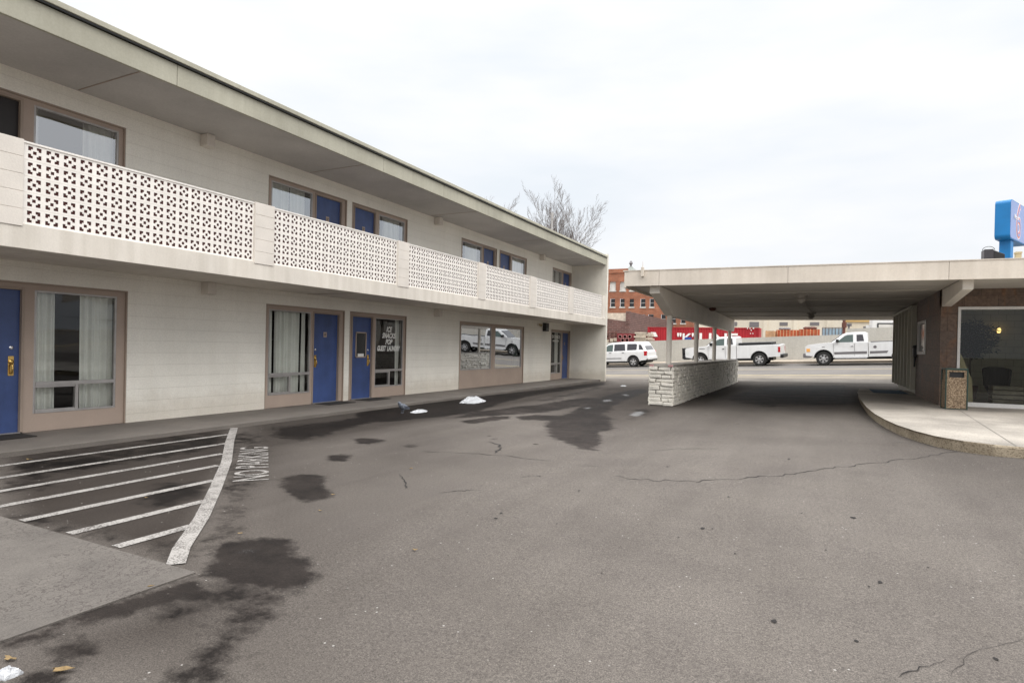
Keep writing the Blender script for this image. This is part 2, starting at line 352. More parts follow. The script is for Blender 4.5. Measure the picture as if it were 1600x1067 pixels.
# wet patches, outlined on the photograph, laid on the lot
PX = [
 (1.0, [(440,745),(470,740),(505,743),(512,752),(505,762),(520,768),(515,778),(480,783),(455,775),(438,760)]),
 (1.0, [(325,880),(340,852),(400,842),(450,843),(462,855),(457,868),(490,880),(498,895),(480,915),(430,925),(390,917),(340,910),(325,895)]),
 (.72, [(390,905),(470,905),(455,950),(420,985),(380,1025),(345,1067),(262,1067),(285,1030),(325,1000),(340,960),(340,930)]),
 (.62, [(230,935),(300,905),(400,905),(440,925),(370,950),(300,975),(250,985),(215,965)]),
 (.95, [(0,1000),(100,966),(205,928),(312,899),(330,925),(250,950),(170,968),(100,990),(50,1003),(20,1018),(0,1025)]),
 (.95, [(83,1013),(110,998),(125,990),(155,1008),(150,1020),(135,1032),(100,1035),(85,1025)]),
 (.9, [(38,1055),(75,1045),(105,1055),(95,1067),(38,1067)]),
 (1.1, [(600,636),(700,624),(760,618),(840,610),(944,597),(944,601),(830,618),(780,630),(748,642),(700,650),(640,655),(590,660),(560,655),(560,645)]),
 (.75, [(420,668),(560,652),(600,656),(560,668),(520,678),(470,690),(425,686)]),
 (.80, [(690,655),(740,643),(800,636),(850,630),(905,622),(940,620),(950,628),(900,636),(850,645),(770,650)]),
 (1.15, [(857,660),(870,652),(944,649),(958,671),(929,674),(939,689),(929,705),(904,701),(882,689),(861,683),(855,671)]),
 (1.0, [(803,651),(840,648),(880,650),(900,640),(935,646),(960,655),(900,662),(840,656),(815,656)]),
 (.95, [(900,640),(908,632),(935,622),(960,614),(1000,607),(1015,610),(985,622),(960,634),(945,648),(915,650)]),
 (.85, [(719,658),(745,654),(763,651),(795,650),(798,654),(770,658),(735,662),(726,661)]),
 (.85, [(549,685),(575,684),(603,687),(589,692),(565,694),(555,690)]),
 (.9, [(511,712),(530,709),(549,710),(548,715),(540,720),(520,720),(511,716)]),
 (.85, [(625,696),(640,694),(658,696),(650,699),(635,699)]),
 (.7, [(828,625),(870,618),(905,611),(935,603),(940,606),(905,616),(860,628)]),
 (.6, [(975,648),(980,640),(1010,636),(1040,640),(1020,652),(985,655)]),
 (.50, [(0,712),(90,702),(200,690),(366,668),(352,700),(300,712),(150,735),(0,768)]),
 (.72, [(60,728),(140,712),(190,716),(170,728),(100,742),(70,742)]),
 (.72, [(0,745),(70,742),(110,755),(60,765),(0,775)]),
 (.74, [(210,775),(250,757),(318,753),(330,762),(318,775),(290,785),(240,797),(215,795)]),
 (.70, [(0,800),(60,800),(120,820),(110,836),(0,811)]),
 (.6, [(105,835),(160,822),(200,830),(180,850),(200,866)]),
 (.55, [(240,840),(280,850),(300,872),(290,890),(240,870),(200,866)]),
 (.50, [(0,640),(300,640),(300,690),(0,700)]),
 (.62, [(1160,612),(1200,605),(1330,607),(1345,640),(1200,640),(1120,625)]),
 (.50, [(1365,662),(1450,690),(1600,722),(1600,745),(1480,712),(1400,690)]),
 (.5, [(330,690),(360,670),(420,680),(420,760),(370,830),(330,850),(300,870),(330,780)]),
]
WP = [(wgt, np.array([onz(x, y, 0.0)[:2] for x, y in pts])) for wgt, pts in PX]
SALT_GLINTS = [np.array([onz(x, y, 0.0)[:2] for x, y in pts]) for pts in
        ([(975,648),(985,643),(1005,641),(1015,645),(1005,651),(985,651)], [(360,858),(400,850),(418,856),(410,864),(380,870),(350,868)],
         [(905,637),(925,634),(930,638),(912,641)], [(935,625),(958,622),(962,627),(940,629)], [(966,616),(980,615),(990,618),(975,620)])]  # granular salt; the far pale patches are icy reflections painted as colour
def sdf(poly, X, Y):
    d = np.full(X.shape, 1e9); ins = np.zeros(X.shape, bool); n = len(poly)
    for i in range(n):
        a = poly[i]; b = poly[(i+1) % n]; e = b-a
        t = np.clip(((X-a[0])*e[0]+(Y-a[1])*e[1])/(e@e+1e-9), 0, 1)
        d = np.minimum(d, np.hypot(X-a[0]-t*e[0], Y-a[1]-t*e[1]))
        c = ((a[1] > Y) != (b[1] > Y)) & (X < (b[0]-a[0])*(Y-a[1])/(b[1]-a[1]+1e-12)+a[0]); ins ^= c
    return np.where(ins, -d, d)
xs = np.concatenate([np.linspace(-900,-60,12), np.linspace(-50,-10,21), np.arange(-9,6.01,.07), np.arange(6.5,30,1), np.linspace(35,900,14)])
ys = np.concatenate([np.linspace(-600,-20,10), np.linspace(-12,.8,12), np.arange(1,20,.07), np.arange(20,34,.14), np.arange(34.5,60,1), np.linspace(70,1500,14)])
GX, GY = np.meshgrid(xs, ys); GZ = ground(GX, GY)
wet = np.zeros(GX.shape); salt_glint = np.zeros(GX.shape)
for wgt, p in WP:
    soft = .22 if wgt < .8 else .12
    if p[:,1].max() > 12: soft *= 1.6
    wet = np.maximum(wet, np.minimum(wgt, 1.2)*np.clip(.5 - sdf(p, GX, GY)/soft/2, 0, 1))
for p in SALT_GLINTS: salt_glint = np.maximum(salt_glint, np.clip(.5 - sdf(p, GX, GY)/.3, 0, 1))
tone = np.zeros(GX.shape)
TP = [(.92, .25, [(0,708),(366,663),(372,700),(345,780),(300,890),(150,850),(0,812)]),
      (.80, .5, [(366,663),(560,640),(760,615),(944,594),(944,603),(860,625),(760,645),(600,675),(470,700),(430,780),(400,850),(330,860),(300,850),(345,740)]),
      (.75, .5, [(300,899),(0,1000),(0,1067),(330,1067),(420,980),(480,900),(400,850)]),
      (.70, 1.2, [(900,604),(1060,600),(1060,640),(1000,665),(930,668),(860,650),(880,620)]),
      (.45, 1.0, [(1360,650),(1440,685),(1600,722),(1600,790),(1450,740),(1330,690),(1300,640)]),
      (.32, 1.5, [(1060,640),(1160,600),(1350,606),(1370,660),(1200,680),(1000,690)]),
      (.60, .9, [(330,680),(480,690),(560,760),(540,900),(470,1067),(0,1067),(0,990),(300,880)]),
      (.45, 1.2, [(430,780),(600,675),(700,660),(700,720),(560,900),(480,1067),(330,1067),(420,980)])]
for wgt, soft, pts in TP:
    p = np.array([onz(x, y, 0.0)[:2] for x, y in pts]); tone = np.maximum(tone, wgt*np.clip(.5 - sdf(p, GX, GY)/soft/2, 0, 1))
ny, nx = GX.shape
idx = np.arange(ny*nx).reshape(ny, nx)
F_ = np.stack([idx[:-1,:-1], idx[:-1,1:], idx[1:,1:], idx[1:,:-1]], -1).reshape(-1, 4)
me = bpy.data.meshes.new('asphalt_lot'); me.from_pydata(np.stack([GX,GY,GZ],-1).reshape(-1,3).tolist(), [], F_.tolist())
for nm, arr in (('wet', wet), ('salt_glint', salt_glint), ('tone', tone)):
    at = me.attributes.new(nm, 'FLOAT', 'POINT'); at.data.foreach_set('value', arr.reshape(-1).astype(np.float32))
for p in me.polygons: p.use_smooth = True
lot = bpy.data.objects.new('asphalt_lot', me); col.objects.link(lot); tag(lot, kind='structure')
def asphalt():
    m, N, L, b = newmat('lot asphalt'); v = coords(N, L)
    aw = N.new('ShaderNodeAttribute'); aw.attribute_name = 'wet'; asl = N.new('ShaderNodeAttribute'); asl.attribute_name = 'salt_glint'
    big = noise(N, L, v, .22, 5, .6, .4); mid = noise(N, L, v, 1.1, 6, .65); sm_ = noise(N, L, v, 6, 6, .7); gr = noise(N, L, v, 120, 4, .8); gr2 = noise(N, L, v, 320, 2, .8)
    c = mixc(N, L, ramp(N, L, big, .35, .65), (.113,.101,.092), (.152,.137,.125))
    c = mixc(N, L, .55, c, ramp(N, L, mid, .3, .7, (.78,.77,.78), (1.15,1.15,1.13)), 'MULTIPLY')
    stv = coords(N, L, 'Object', (1.6, .16, 1))       # tyre sweep along the drive
    st = noise(N, L, stv, 1.4, 4, .55, .5)
    c = mixc(N, L, .35, c, ramp(N, L, st, .35, .62, (.80,.79,.79), (1.10,1.10,1.10)), 'MULTIPLY')
    c = mixc(N, L, .9, c, ramp(N, L, gr, .32, .68, (.40,.40,.41), (1.65,1.64,1.62)), 'MULTIPLY')
    c = mixc(N, L, .6, c, ramp(N, L, noise(N, L, v, 45, 5, .85), .35, .65, (.60,.60,.61), (1.35,1.34,1.33)), 'MULTIPLY')
    c = mixc(N, L, .7, c, ramp(N, L, gr2, .35, .65, (.5,.5,.5), (1.5,1.5,1.48)), 'MULTIPLY')
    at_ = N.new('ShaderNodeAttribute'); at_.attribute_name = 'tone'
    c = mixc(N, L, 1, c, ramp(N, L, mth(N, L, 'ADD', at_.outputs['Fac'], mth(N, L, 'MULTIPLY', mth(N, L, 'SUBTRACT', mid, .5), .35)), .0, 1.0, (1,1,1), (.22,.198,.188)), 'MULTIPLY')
    # small dark oil specks and pale chips
    vo = N.new('ShaderNodeTexVoronoi'); vo.inputs['Scale'].default_value = .9; L.new(v, vo.inputs['Vector'])
    spk = ramp(N, L, mth(N, L, 'ADD', vo.outputs['Distance'], mth(N, L, 'MULTIPLY', sm_, .05)), .055, .07, (.30,.28,.27), (1,1,1))
    c = mixc(N, L, 1, c, spk, 'MULTIPLY')
    vo2 = N.new('ShaderNodeTexVoronoi'); vo2.inputs['Scale'].default_value = 14; L.new(v, vo2.inputs['Vector'])
    rare = ramp(N, L, noise(N, L, v, 2.5, 2), .56, .6)
    chip = mth(N, L, 'MULTIPLY', ramp(N, L, vo2.outputs['Distance'], .07, .10, (1,1,1), (0,0,0)), rare)
    c = mixc(N, L, mth(N, L, 'MULTIPLY', chip, .55), c, (.55,.53,.50))
    # wet and stained shapes
    nz = mth(N, L, 'ADD', mth(N, L, 'MULTIPLY', mth(N, L, 'SUBTRACT', mid, .5), .7), mth(N, L, 'MULTIPLY', mth(N, L, 'SUBTRACT', sm_, .5), .8))
    wf = mth(N, L, 'ADD', aw.outputs['Fac'], mth(N, L, 'MULTIPLY', nz, 1.5))
    wm = ramp(N, L, wf, .33, .66)
    wv_ = ramp(N, L, mth(N, L, 'ADD', mth(N, L, 'MULTIPLY', mid, .6), mth(N, L, 'MULTIPLY', sm_, .4)), .38, .62, (.34,.31,.305), (.12,.108,.108))
    # a few wandering damp stains besides the outlined ones
    wetc = mixc(N, L, 1, c, wv_, 'MULTIPLY')
    c = mixc(N, L, wm, c, wetc)
    saf = mth(N, L, 'ADD', asl.outputs['Fac'], mth(N, L, 'MULTIPLY', mth(N, L, 'SUBTRACT', gr, .5), 1.6))
    sf = mth(N, L, 'MULTIPLY', ramp(N, L, saf, .85, 1.15), .7)
    c = mixc(N, L, sf, c, (.30,.305,.31))
    L.new(c, b.inputs['Base Color'])
    pud = ramp(N, L, mth(N, L, 'ADD', aw.outputs['Fac'], mth(N, L, 'MULTIPLY', nz, .5)), 1.0, 1.35)
    r = mth(N, L, 'SUBTRACT', .88, mth(N, L, 'MULTIPLY', wm, .20)); r = mth(N, L, 'SUBTRACT', r, mth(N, L, 'MULTIPLY', pud, .26))
    L.new(r, b.inputs['Roughness'])
    L.new(mth(N, L, 'ADD', .12, mth(N, L, 'MULTIPLY', pud, .30)), b.inputs['Specular IOR Level'])
    hh = mth(N, L, 'MULTIPLY', gr, mth(N, L, 'SUBTRACT', 1.0, mth(N, L, 'MULTIPLY', pud, .85)))
    b1 = bump(N, L, sm_, .25, .01, None); bump(N, L, hh, .55, .006, b, b1)
    return m
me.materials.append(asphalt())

def sheet(name, m, u0, u1, v0, v1, dz, nu=60, nv=8, street=True, thick=0):
    us = np.linspace(u0, u1, nu+1); vs_ = np.linspace(v0, v1, nv+1); V = []; Fc = []
    for v in vs_:
        for u in us:
            Y = v - SK*(u+5) if street else v
            V.append((u, Y, float(ground(u, Y))+dz))
    for j in range(nv):
        for i in range(nu):
            a = j*(nu+1)+i; Fc.append((a, a+1, a+nu+2, a+nu+1))
    if thick:                                         # a real step down along the near and the far side
        for j in (0, nv):
            o = len(V); row = [V[j*(nu+1)+i] for i in range(nu+1)]
            V += [(p[0], p[1], p[2]-thick) for p in row]
            Fc += [(j*(nu+1)+i, j*(nu+1)+i+1, o+i+1, o+i) for i in range(nu)]
    return tag(MB().add(V, Fc).build(name, m, recalc=False), kind='structure')
sheet('driveway_apron', M['apron'], -60, 60, 30.6, 34.7, .008, 60, 10)
sheet('sidewalk_strip', M['gutter'], -60, 60, 32.2, 33.7, .016, 60, 4)
sheet('street', M['street'], -60, 60, 33.9, 44.0, .012, 60, 10)
sheet('lane_line', M['line'], -60, 60, 38.2, 38.42, .018, 60, 1)
sheet('edge_line', M['line'], -60, 60, 33.75, 34.1, .018, 60, 1)
sheet('pavement', M['sidewalk'], -60, 60, 44.0, 47.0, .16, 60, 3, thick=.16)

# walkway in front of the rooms
wk = MB(); prev = None
wk.box(-10.4, -8.66, -6, 26.04, -.1, .065)
tag(wk.build('walkway', M['walk'], bevel=.008), kind='structure')
# old concrete patch
tag(MB().box(-40, -3.45, -12, 2.5, -.02, .010).build('concrete_patch', None or M['walk'], None), kind='structure')
def patchmat():
    m, N, L, b = newmat('cracked patch'); v = coords(N, L)
    n = noise(N, L, v, 1.5, 6, .6); g = noise(N, L, v, 110, 3, .7)
    c = mixc(N, L, ramp(N, L, n, .35, .65), (.098,.087,.078), (.142,.127,.113))
    c = mixc(N, L, .7, c, ramp(N, L, g, .3, .7, (.6,.6,.6), (1.35,1.35,1.35)), 'MULTIPLY')
    mpn = N.new('ShaderNodeMapping'); mpn.inputs['Scale'].default_value = (3.2, 1.2, 1); mpn.inputs['Rotation'].default_value = (0,0,R(25)); L.new(v, mpn.inputs[0])
    wv = N.new('ShaderNodeVectorMath'); wv.operation = 'ADD'
    nn = N.new('ShaderNodeTexNoise'); nn.inputs['Scale'].default_value = 5; nn.inputs['Detail'].default_value = 5; L.new(v, nn.inputs['Vector'])
    sca = N.new('ShaderNodeVectorMath'); sca.operation = 'SCALE'; sca.inputs['Scale'].default_value = 1.5; L.new(nn.outputs['Color'], sca.inputs[0])
    L.new(mpn.outputs[0], wv.inputs[0]); L.new(sca.outputs[0], wv.inputs[1])
    vo = N.new('ShaderNodeTexVoronoi'); vo.feature = 'DISTANCE_TO_EDGE'; vo.inputs['Scale'].default_value = 4.2; L.new(wv.outputs[0], vo.inputs['Vector'])
    msk = ramp(N, L, noise(N, L, v, 1.1, 3), .36, .48)
    ck = mth(N, L, 'MULTIPLY', ramp(N, L, vo.outputs['Distance'], .018, .060, (1,1,1), (0,0,0)), msk)
    c = mixc(N, L, mth(N, L, 'MULTIPLY', ck, .85), c, (.06,.05,.045))
    L.new(c, b.inputs['Base Color']); b.inputs['Roughness'].default_value = .9
    bump(N, L, g, .4, .006, b); return m
bpy.data.objects['concrete_patch'].data.materials[0] = patchmat()

# painted hatching and lettering on the lot
mk = MB(); Z1 = .014
def gz(x, y, d=Z1): return (x, y, float(ground(x, y))+d)
for x, ya, yb in ((-8.13,3.0,6.4), (-7.45,2.6,5.86), (-6.81,2.52,5.28), (-6.21,2.53,4.76), (-5.59,2.53,4.24), (-4.94,2.54,3.66), (-4.36,2.54,3.12)):
    if x < -6: ya = 1.0 if x > -7 and False else ya
    mk.add([gz(x-.05,ya,.005), gz(x+.05,ya,.005), gz(x+.05,yb,.005), gz(x-.05,yb,.005)], [(0,1,2,3)])
cl = [(-8.65,6.92),(-7.5,5.93),(-6.31,4.95),(-5.25,4.0),(-4.49,3.30),(-3.95,2.75),(-3.69,2.53)]
Lf, Rt = [], []
for i, p in enumerate(cl):
    a = Vector(cl[max(0,i-1)]); b = Vector(cl[min(len(cl)-1,i+1)]); d = (b-a).normalized(); n = Vector((-d.y, d.x))*.058
    Lf.append(gz(p[0]+n.x, p[1]+n.y, .008)); Rt.append(gz(p[0]-n.x, p[1]-n.y, .008))
k = len(cl); mk.add(Lf+Rt, [(i, i+1, k+i+1, k+i) for i in range(k-1)])
tag(mk.build('hatch_markings', M['roadpaint'], recalc=False), kind='structure')
d = Vector((-1.70, 1.48, 0)).normalized(); u = Vector((-d.y, d.x, 0))
tx = textmesh('no_parking_lettering', 'NO PARKING', M['roadpaint'], None, size=.50, extrude=0, bold=.004,
              mat4=Matrix.Translation((-5.96, 5.26, .006)) @ frame4((0,0,0), d, u), sx=.72)
tag(tx, kind='structure')

# cracks: thin ribbons of bitumen-dark gap
ck = MB()
def crack(pts, wdt=.012, jit=.03, sub=7):
    P = []
    for (x0,y0),(x1,y1) in zip(pts, pts[1:]):
        a = onz(x0,y0,.0); b = onz(x1,y1,.0)
        for i in range(sub): t = i/sub; P.append(a*(1-t)+b*t)
    P.append(onz(*pts[-1], 0.0))
    Q = []
    for i, p in enumerate(P):
        q = P[min(i+1,len(P)-1)]-P[max(i-1,0)]; q = q/np.linalg.norm(q); nrm = np.array([-q[1],q[0]])
        o = p[:2]+nrm*random.uniform(-jit,jit) if 0 < i < len(P)-1 else p[:2]
        wv = 1.0*wdt*random.uniform(.35,1.2)*(0.3 if i in (0,len(P)-1) else 1)
        Q.append((o+nrm*wv/2, o-nrm*wv/2))
    V = [gz(*a, .004) for a, b in Q]+[gz(*b, .004) for a, b in Q]; n = len(Q)
    ck.add(V, [(i, i+1, n+i+1, n+i) for i in range(n-1)])
crack([(660,705),(730,708),(790,712),(860,721)], .016)
crack([(762,690),(783,697),(780,702),(773,708)], .035, .05, 4); crack([(768,687),(778,685)], .03)
crack([(625,741),(632,752),(634,763)], .020, .015, 5)
crack([(685,770),(720,767),(755,766)], .012)
crack([(900,729),(940,732)], .014)
crack([(958,749),(1020,756),(1090,760),(1170,756),(1240,753),(1300,745),(1370,738),(1440,731),(1500,722)], .016, .05)
crack([(1018,709),(1060,706),(1130,708)], .014, .04)
crack([(1405,1066),(1440,1052),(1478,1040)], .006, .012, 4)
crack([(1485,1066),(1520,1030),(1600,1010)], .003, .01, 6)
crack([(1390,705),(1430,706)], .02); crack([(815,747),(845,744)], .012)
for px, py, w_ in ((1098,833,7),(1113,834,3),(1210,978,9),(1210,980,4),(1333,822,8),(1375,921,7),(1357,927,3),(783,804,5),(1138,785,4),(1252,813,3),(1043,735,4),(1232,728,5),(1148,873,4),(1037,770,3),
                   (730,802,3),(775,812,6),(843,746,4),(870,822,3),(560,826,3),(1555,1040,6),(1338,1010,5),(1060,846,3),(940,900,3),(700,870,3),(1450,900,3),(1290,870,2.5),(905,770,4)):
    c_ = onz(px, py, 0); sc_ = np.linalg.norm(c_-CC)/945*w_*.5; rn_ = random.Random(px); n_ = 9
    ck.add([gz(c_[0]+sc_*1.0*math.cos(6.283*i/n_)*rn_.uniform(.6,1.2), c_[1]+sc_*1.4*math.sin(6.283*i/n_)*rn_.uniform(.6,1.2), .004) for i in range(n_)], [tuple(range(n_))])
tag(ck.build('ground_cracks', mat('crack fill', (.018,.015,.014), .9), recalc=False), kind='structure')

# office island
ISL = [(1.30,23.6),(1.12,21.5),(1.03,18.5),(1.00,15.5),(1.04,13.9),(1.12,12.8),(1.22,11.95),(1.38,11.2),(1.56,10.65),(1.82,10.27),(2.12,10.06),(2.5,9.98),(3.2,9.92),(9,9.7),(9,23.6)]
it = MB(); top = [(x,y,.30+.012*max(0,x-1.2)) for x, y in ISL]
it.add(top, [tuple(range(len(top)))])
isl = tag(it.build('office_island', M['island'], recalc=False), kind='structure')
cb_ = MB(); n = len(ISL); outp = []
for i, (x, y) in enumerate(ISL):
    a = Vector(ISL[(i-1) % n]); b = Vector(ISL[(i+1) % n]); dd = (b-a).normalized(); outp.append((x+dd.y*-.035*-1*-1, y+dd.x*.035*-1))
prof = [(0,0),(.25,.012),(1,.05)]
V = []; rows = [(0.0, .30), (.3, .296), (.8, .272), (1.3, -.05)]
for k_, zz in rows:
    for (x,y),(ox,oy) in zip(ISL, outp): V.append((x+(ox-x)*k_, y+(oy-y)*k_, zz+(.012*max(0,x-1.2) if k_ < 1.2 else 0)))
Fc = [(r*n+i, r*n+i+1, (r+1)*n+i+1, (r+1)*n+i) for r in range(len(rows)-1) for i in range(n-1)]
tag(cb_.add(V, Fc).build('island_curb', M['curb'], recalc=True), kind='structure')

# ------------------------------------------------------------------ motel block
XW = -10.15
motel = thing('motel_building', 'long two storey cream block motel with blue doors and a breeze block balcony', 'building', (-10.15, 26, 0))
YA, YB = -6.0, 26.04
LO = [(3.5,6.03), (8.83,11.15), (11.33,13.6), (16.38,21.1), (23.78,26.0)]
UP = [(3.4,5.95), (8.83,11.15), (11.33,13.55), (16.38,18.75), (18.95,21.2), (23.78,26.0)]
def holes_wall(name, m, parent, x, th, y0, y1, z0, z1, holes, outward=1):
    Ys = sorted({y0, y1, *[h[0] for h in holes], *[h[1] for h in holes]}); Zs = sorted({z0, z1, *[h[2] for h in holes], *[h[3] for h in holes]})
    b = MB()
    solid = lambda yc, zc: not any(h[0] < yc < h[1] and h[2] < zc < h[3] for h in holes)
    for i in range(len(Ys)-1):
        for j in range(len(Zs)-1):
            a, c, e, f = Ys[i], Ys[i+1], Zs[j], Zs[j+1]
            if solid((a+c)/2, (e+f)/2): b.add([(x,a,e),(x,c,e),(x,c,f),(x,a,f)], [(0,1,2,3)]); b.add([(x-th,a,e),(x-th,c,e),(x-th,c,f),(x-th,a,f)], [(3,2,1,0)])
    for a, c, e, f in holes:
        b.add([(x,a,e),(x,c,e),(x,c,f),(x,a,f),(x-th,a,e),(x-th,c,e),(x-th,c,f),(x-th,a,f)], [(0,4,5,1),(1,5,6,2),(2,6,7,3),(3,7,4,0)])
    return b.build(name, m, parent, recalc=False)
ZD, ZF = .065, 2.23
ZU, ZUF = 2.74, 4.88
allh = [(a,b,ZD,ZF) for a, b in LO]+[(a,b,ZU,ZUF) for a, b in UP]
holes_wall('wall', M['wall'], motel, XW, .22, YA, YB, -.1, 5.3, allh)
MB().box(-24, -8.47, 26.04, 26.22, -.3, 5.69).build('end_wall', M['endwall'], motel)
MB().box(-24, -23.8, YA, 26.04, -.3, 5.3).build('rear_wall', M['wall'], motel)
# floors, balcony slab, roof
MB().box(-23.8, -8.5, YA, 26.04, 2.52, 2.745).build('balcony_slab', M['slab'], motel)
MB().box(-8.52, -8.475, YA, 26.03, 2.50, 2.80).build('slab_edge', M['slab'], motel, .006)
MB().box(-24.2, -8.56, YA, 26.04, 5.21, 5.50).build('roof', M['soffit'], motel)
fb = MB(); 
for a, b in zip([-6,.95,5.71,10.46,12.84,15.18,18.6,22.1], [.95,5.71,10.46,12.84,15.18,18.6,22.1,26.03]): fb.box(-8.56, -8.51, a+.004, b-.004, 5.19, 5.50)
fb.build('fascia', M['fascia'], motel, .004)
MB().box(-24.3, -8.44, YA, 26.02, 5.525, 5.60).build('roof_edge', M['fascia'], motel, .008)
MB().box(-24.2, -8.462, YA, 26.01, 5.506, 5.521).build('edge_shadow_strip', M['dark'], motel)  # dark strip painted in as the shadow line beneath the roof lip
sm2 = MB()
for yy in (5.2, 9.9, 14.6, 19.3, 23.9): MB().box(-10.1, -8.58, yy, yy+.018, 5.203, 5.208).build('soffit_joint', M['taupe_dark'], motel)
for yy in (9.9, 19.3): MB().box(-10.1, -8.56, yy, yy+.018, 2.513, 2.518).build('soffit_joint', M['taupe_dark'], motel)
for y, z in ((7.27,5.21),(14.84,5.21),(22.4,5.21),(7.35,2.52),(14.92,2.52)):
    MB().box(XW, XW+.20, y, y+.17, z-.22, z-.002).build('beam_stub', M['pillar'], motel, .01)
# breeze block screens
PAN = [(.2,3.4),(3.79,7.1),(7.51,10.98),(11.4,14.6),(15.02,18.0),(18.5,21.5),(21.97,25.5)]
G = [0,.135,.30,.40,.60,.70,.865,1]
HOLE = {(3,3)}
for a, b in ((1,1),(2,1),(1,2)):
    for sx in (0,1):
        for sy in (0,1): HOLE.add((6-a if sx else a, 6-b if sy else b))
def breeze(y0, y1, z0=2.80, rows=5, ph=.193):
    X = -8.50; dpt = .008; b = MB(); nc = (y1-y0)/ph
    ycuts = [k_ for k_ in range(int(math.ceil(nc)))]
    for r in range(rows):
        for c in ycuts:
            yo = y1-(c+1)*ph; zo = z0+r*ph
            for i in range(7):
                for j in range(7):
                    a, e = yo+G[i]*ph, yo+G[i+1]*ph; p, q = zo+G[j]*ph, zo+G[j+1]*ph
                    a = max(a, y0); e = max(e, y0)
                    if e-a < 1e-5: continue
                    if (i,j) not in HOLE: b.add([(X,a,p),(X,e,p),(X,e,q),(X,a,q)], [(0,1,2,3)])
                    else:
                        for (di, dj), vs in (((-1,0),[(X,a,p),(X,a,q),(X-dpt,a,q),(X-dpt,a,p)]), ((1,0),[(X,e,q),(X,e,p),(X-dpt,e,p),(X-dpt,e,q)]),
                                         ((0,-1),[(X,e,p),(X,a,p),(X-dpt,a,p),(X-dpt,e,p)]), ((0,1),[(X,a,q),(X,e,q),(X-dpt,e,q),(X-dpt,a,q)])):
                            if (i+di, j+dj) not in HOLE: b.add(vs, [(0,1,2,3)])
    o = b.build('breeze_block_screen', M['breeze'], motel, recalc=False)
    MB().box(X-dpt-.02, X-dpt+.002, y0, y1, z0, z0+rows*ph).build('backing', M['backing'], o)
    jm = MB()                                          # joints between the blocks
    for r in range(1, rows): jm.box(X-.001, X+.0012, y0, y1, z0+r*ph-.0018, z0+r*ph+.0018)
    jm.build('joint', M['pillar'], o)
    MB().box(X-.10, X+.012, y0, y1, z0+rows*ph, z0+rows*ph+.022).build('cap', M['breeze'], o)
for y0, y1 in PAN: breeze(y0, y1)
pe = [.2]+[p for ab in PAN for p in ab][1:]
edges = [(3.4,3.79),(7.1,7.51),(10.98,11.4),(14.6,15.02),(18.0,18.5),(21.5,21.97),(25.5,25.7)]
for a, b in edges:
    p = MB()
    for k_ in range(5): p.box(-8.68, -8.462, a+.002, b-.002, 2.765+k_*.2065, 2.765+(k_+1)*.2065-.004)
    p.box(-8.66, -8.468, a+.004, b-.004, 2.765, 3.795)
    p.build('balcony_pillar', M['pillar'], motel, .004)
MB().box(-8.68, -8.50, 25.7, 26.04, 2.80, 3.79).build('balcony_pillar', M['pillar'], motel)

def curtain(parent, x, y0, y1, z0, z1, ph=0.):
    n = max(8, int((y1-y0)/.012)); b = MB(); V = []
    for z in (z0, (z0+z1)/2, z1):
        for i in range(n+1):
            y = y0+(y1-y0)*i/n
            V.append((x+.028*math.sin(y*62+ph)+.016*math.sin(y*27+2*ph+z*.6)+.006*math.sin(y*131), y+.004*math.sin(z*5), z))
    for j in range(2):
        for i in range(n): a = j*(n+1)+i; b.add([], []); b.f.append((a, a+1, a+n+2, a+n+1))
    b.v = V
    return b.build('curtain', M['curtain'], parent, smooth=True, recalc=False)
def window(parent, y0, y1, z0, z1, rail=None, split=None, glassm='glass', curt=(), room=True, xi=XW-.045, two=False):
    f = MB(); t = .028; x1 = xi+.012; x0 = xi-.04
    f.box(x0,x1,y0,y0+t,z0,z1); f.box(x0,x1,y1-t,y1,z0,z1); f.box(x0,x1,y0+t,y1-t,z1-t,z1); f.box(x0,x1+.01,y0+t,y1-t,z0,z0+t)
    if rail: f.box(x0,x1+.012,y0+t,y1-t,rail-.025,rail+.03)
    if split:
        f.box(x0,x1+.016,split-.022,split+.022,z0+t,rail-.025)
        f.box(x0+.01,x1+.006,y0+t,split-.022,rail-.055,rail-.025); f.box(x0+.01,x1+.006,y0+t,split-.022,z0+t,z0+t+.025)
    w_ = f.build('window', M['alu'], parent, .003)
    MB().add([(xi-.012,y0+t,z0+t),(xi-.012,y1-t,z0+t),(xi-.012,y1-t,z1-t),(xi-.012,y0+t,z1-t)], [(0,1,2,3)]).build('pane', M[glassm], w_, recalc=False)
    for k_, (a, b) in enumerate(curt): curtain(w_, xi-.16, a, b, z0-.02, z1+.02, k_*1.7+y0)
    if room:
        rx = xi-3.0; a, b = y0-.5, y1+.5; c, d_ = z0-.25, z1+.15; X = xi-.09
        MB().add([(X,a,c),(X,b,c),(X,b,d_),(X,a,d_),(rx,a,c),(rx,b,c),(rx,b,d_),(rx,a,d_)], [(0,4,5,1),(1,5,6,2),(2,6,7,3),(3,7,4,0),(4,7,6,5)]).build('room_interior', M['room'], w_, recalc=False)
    return w_
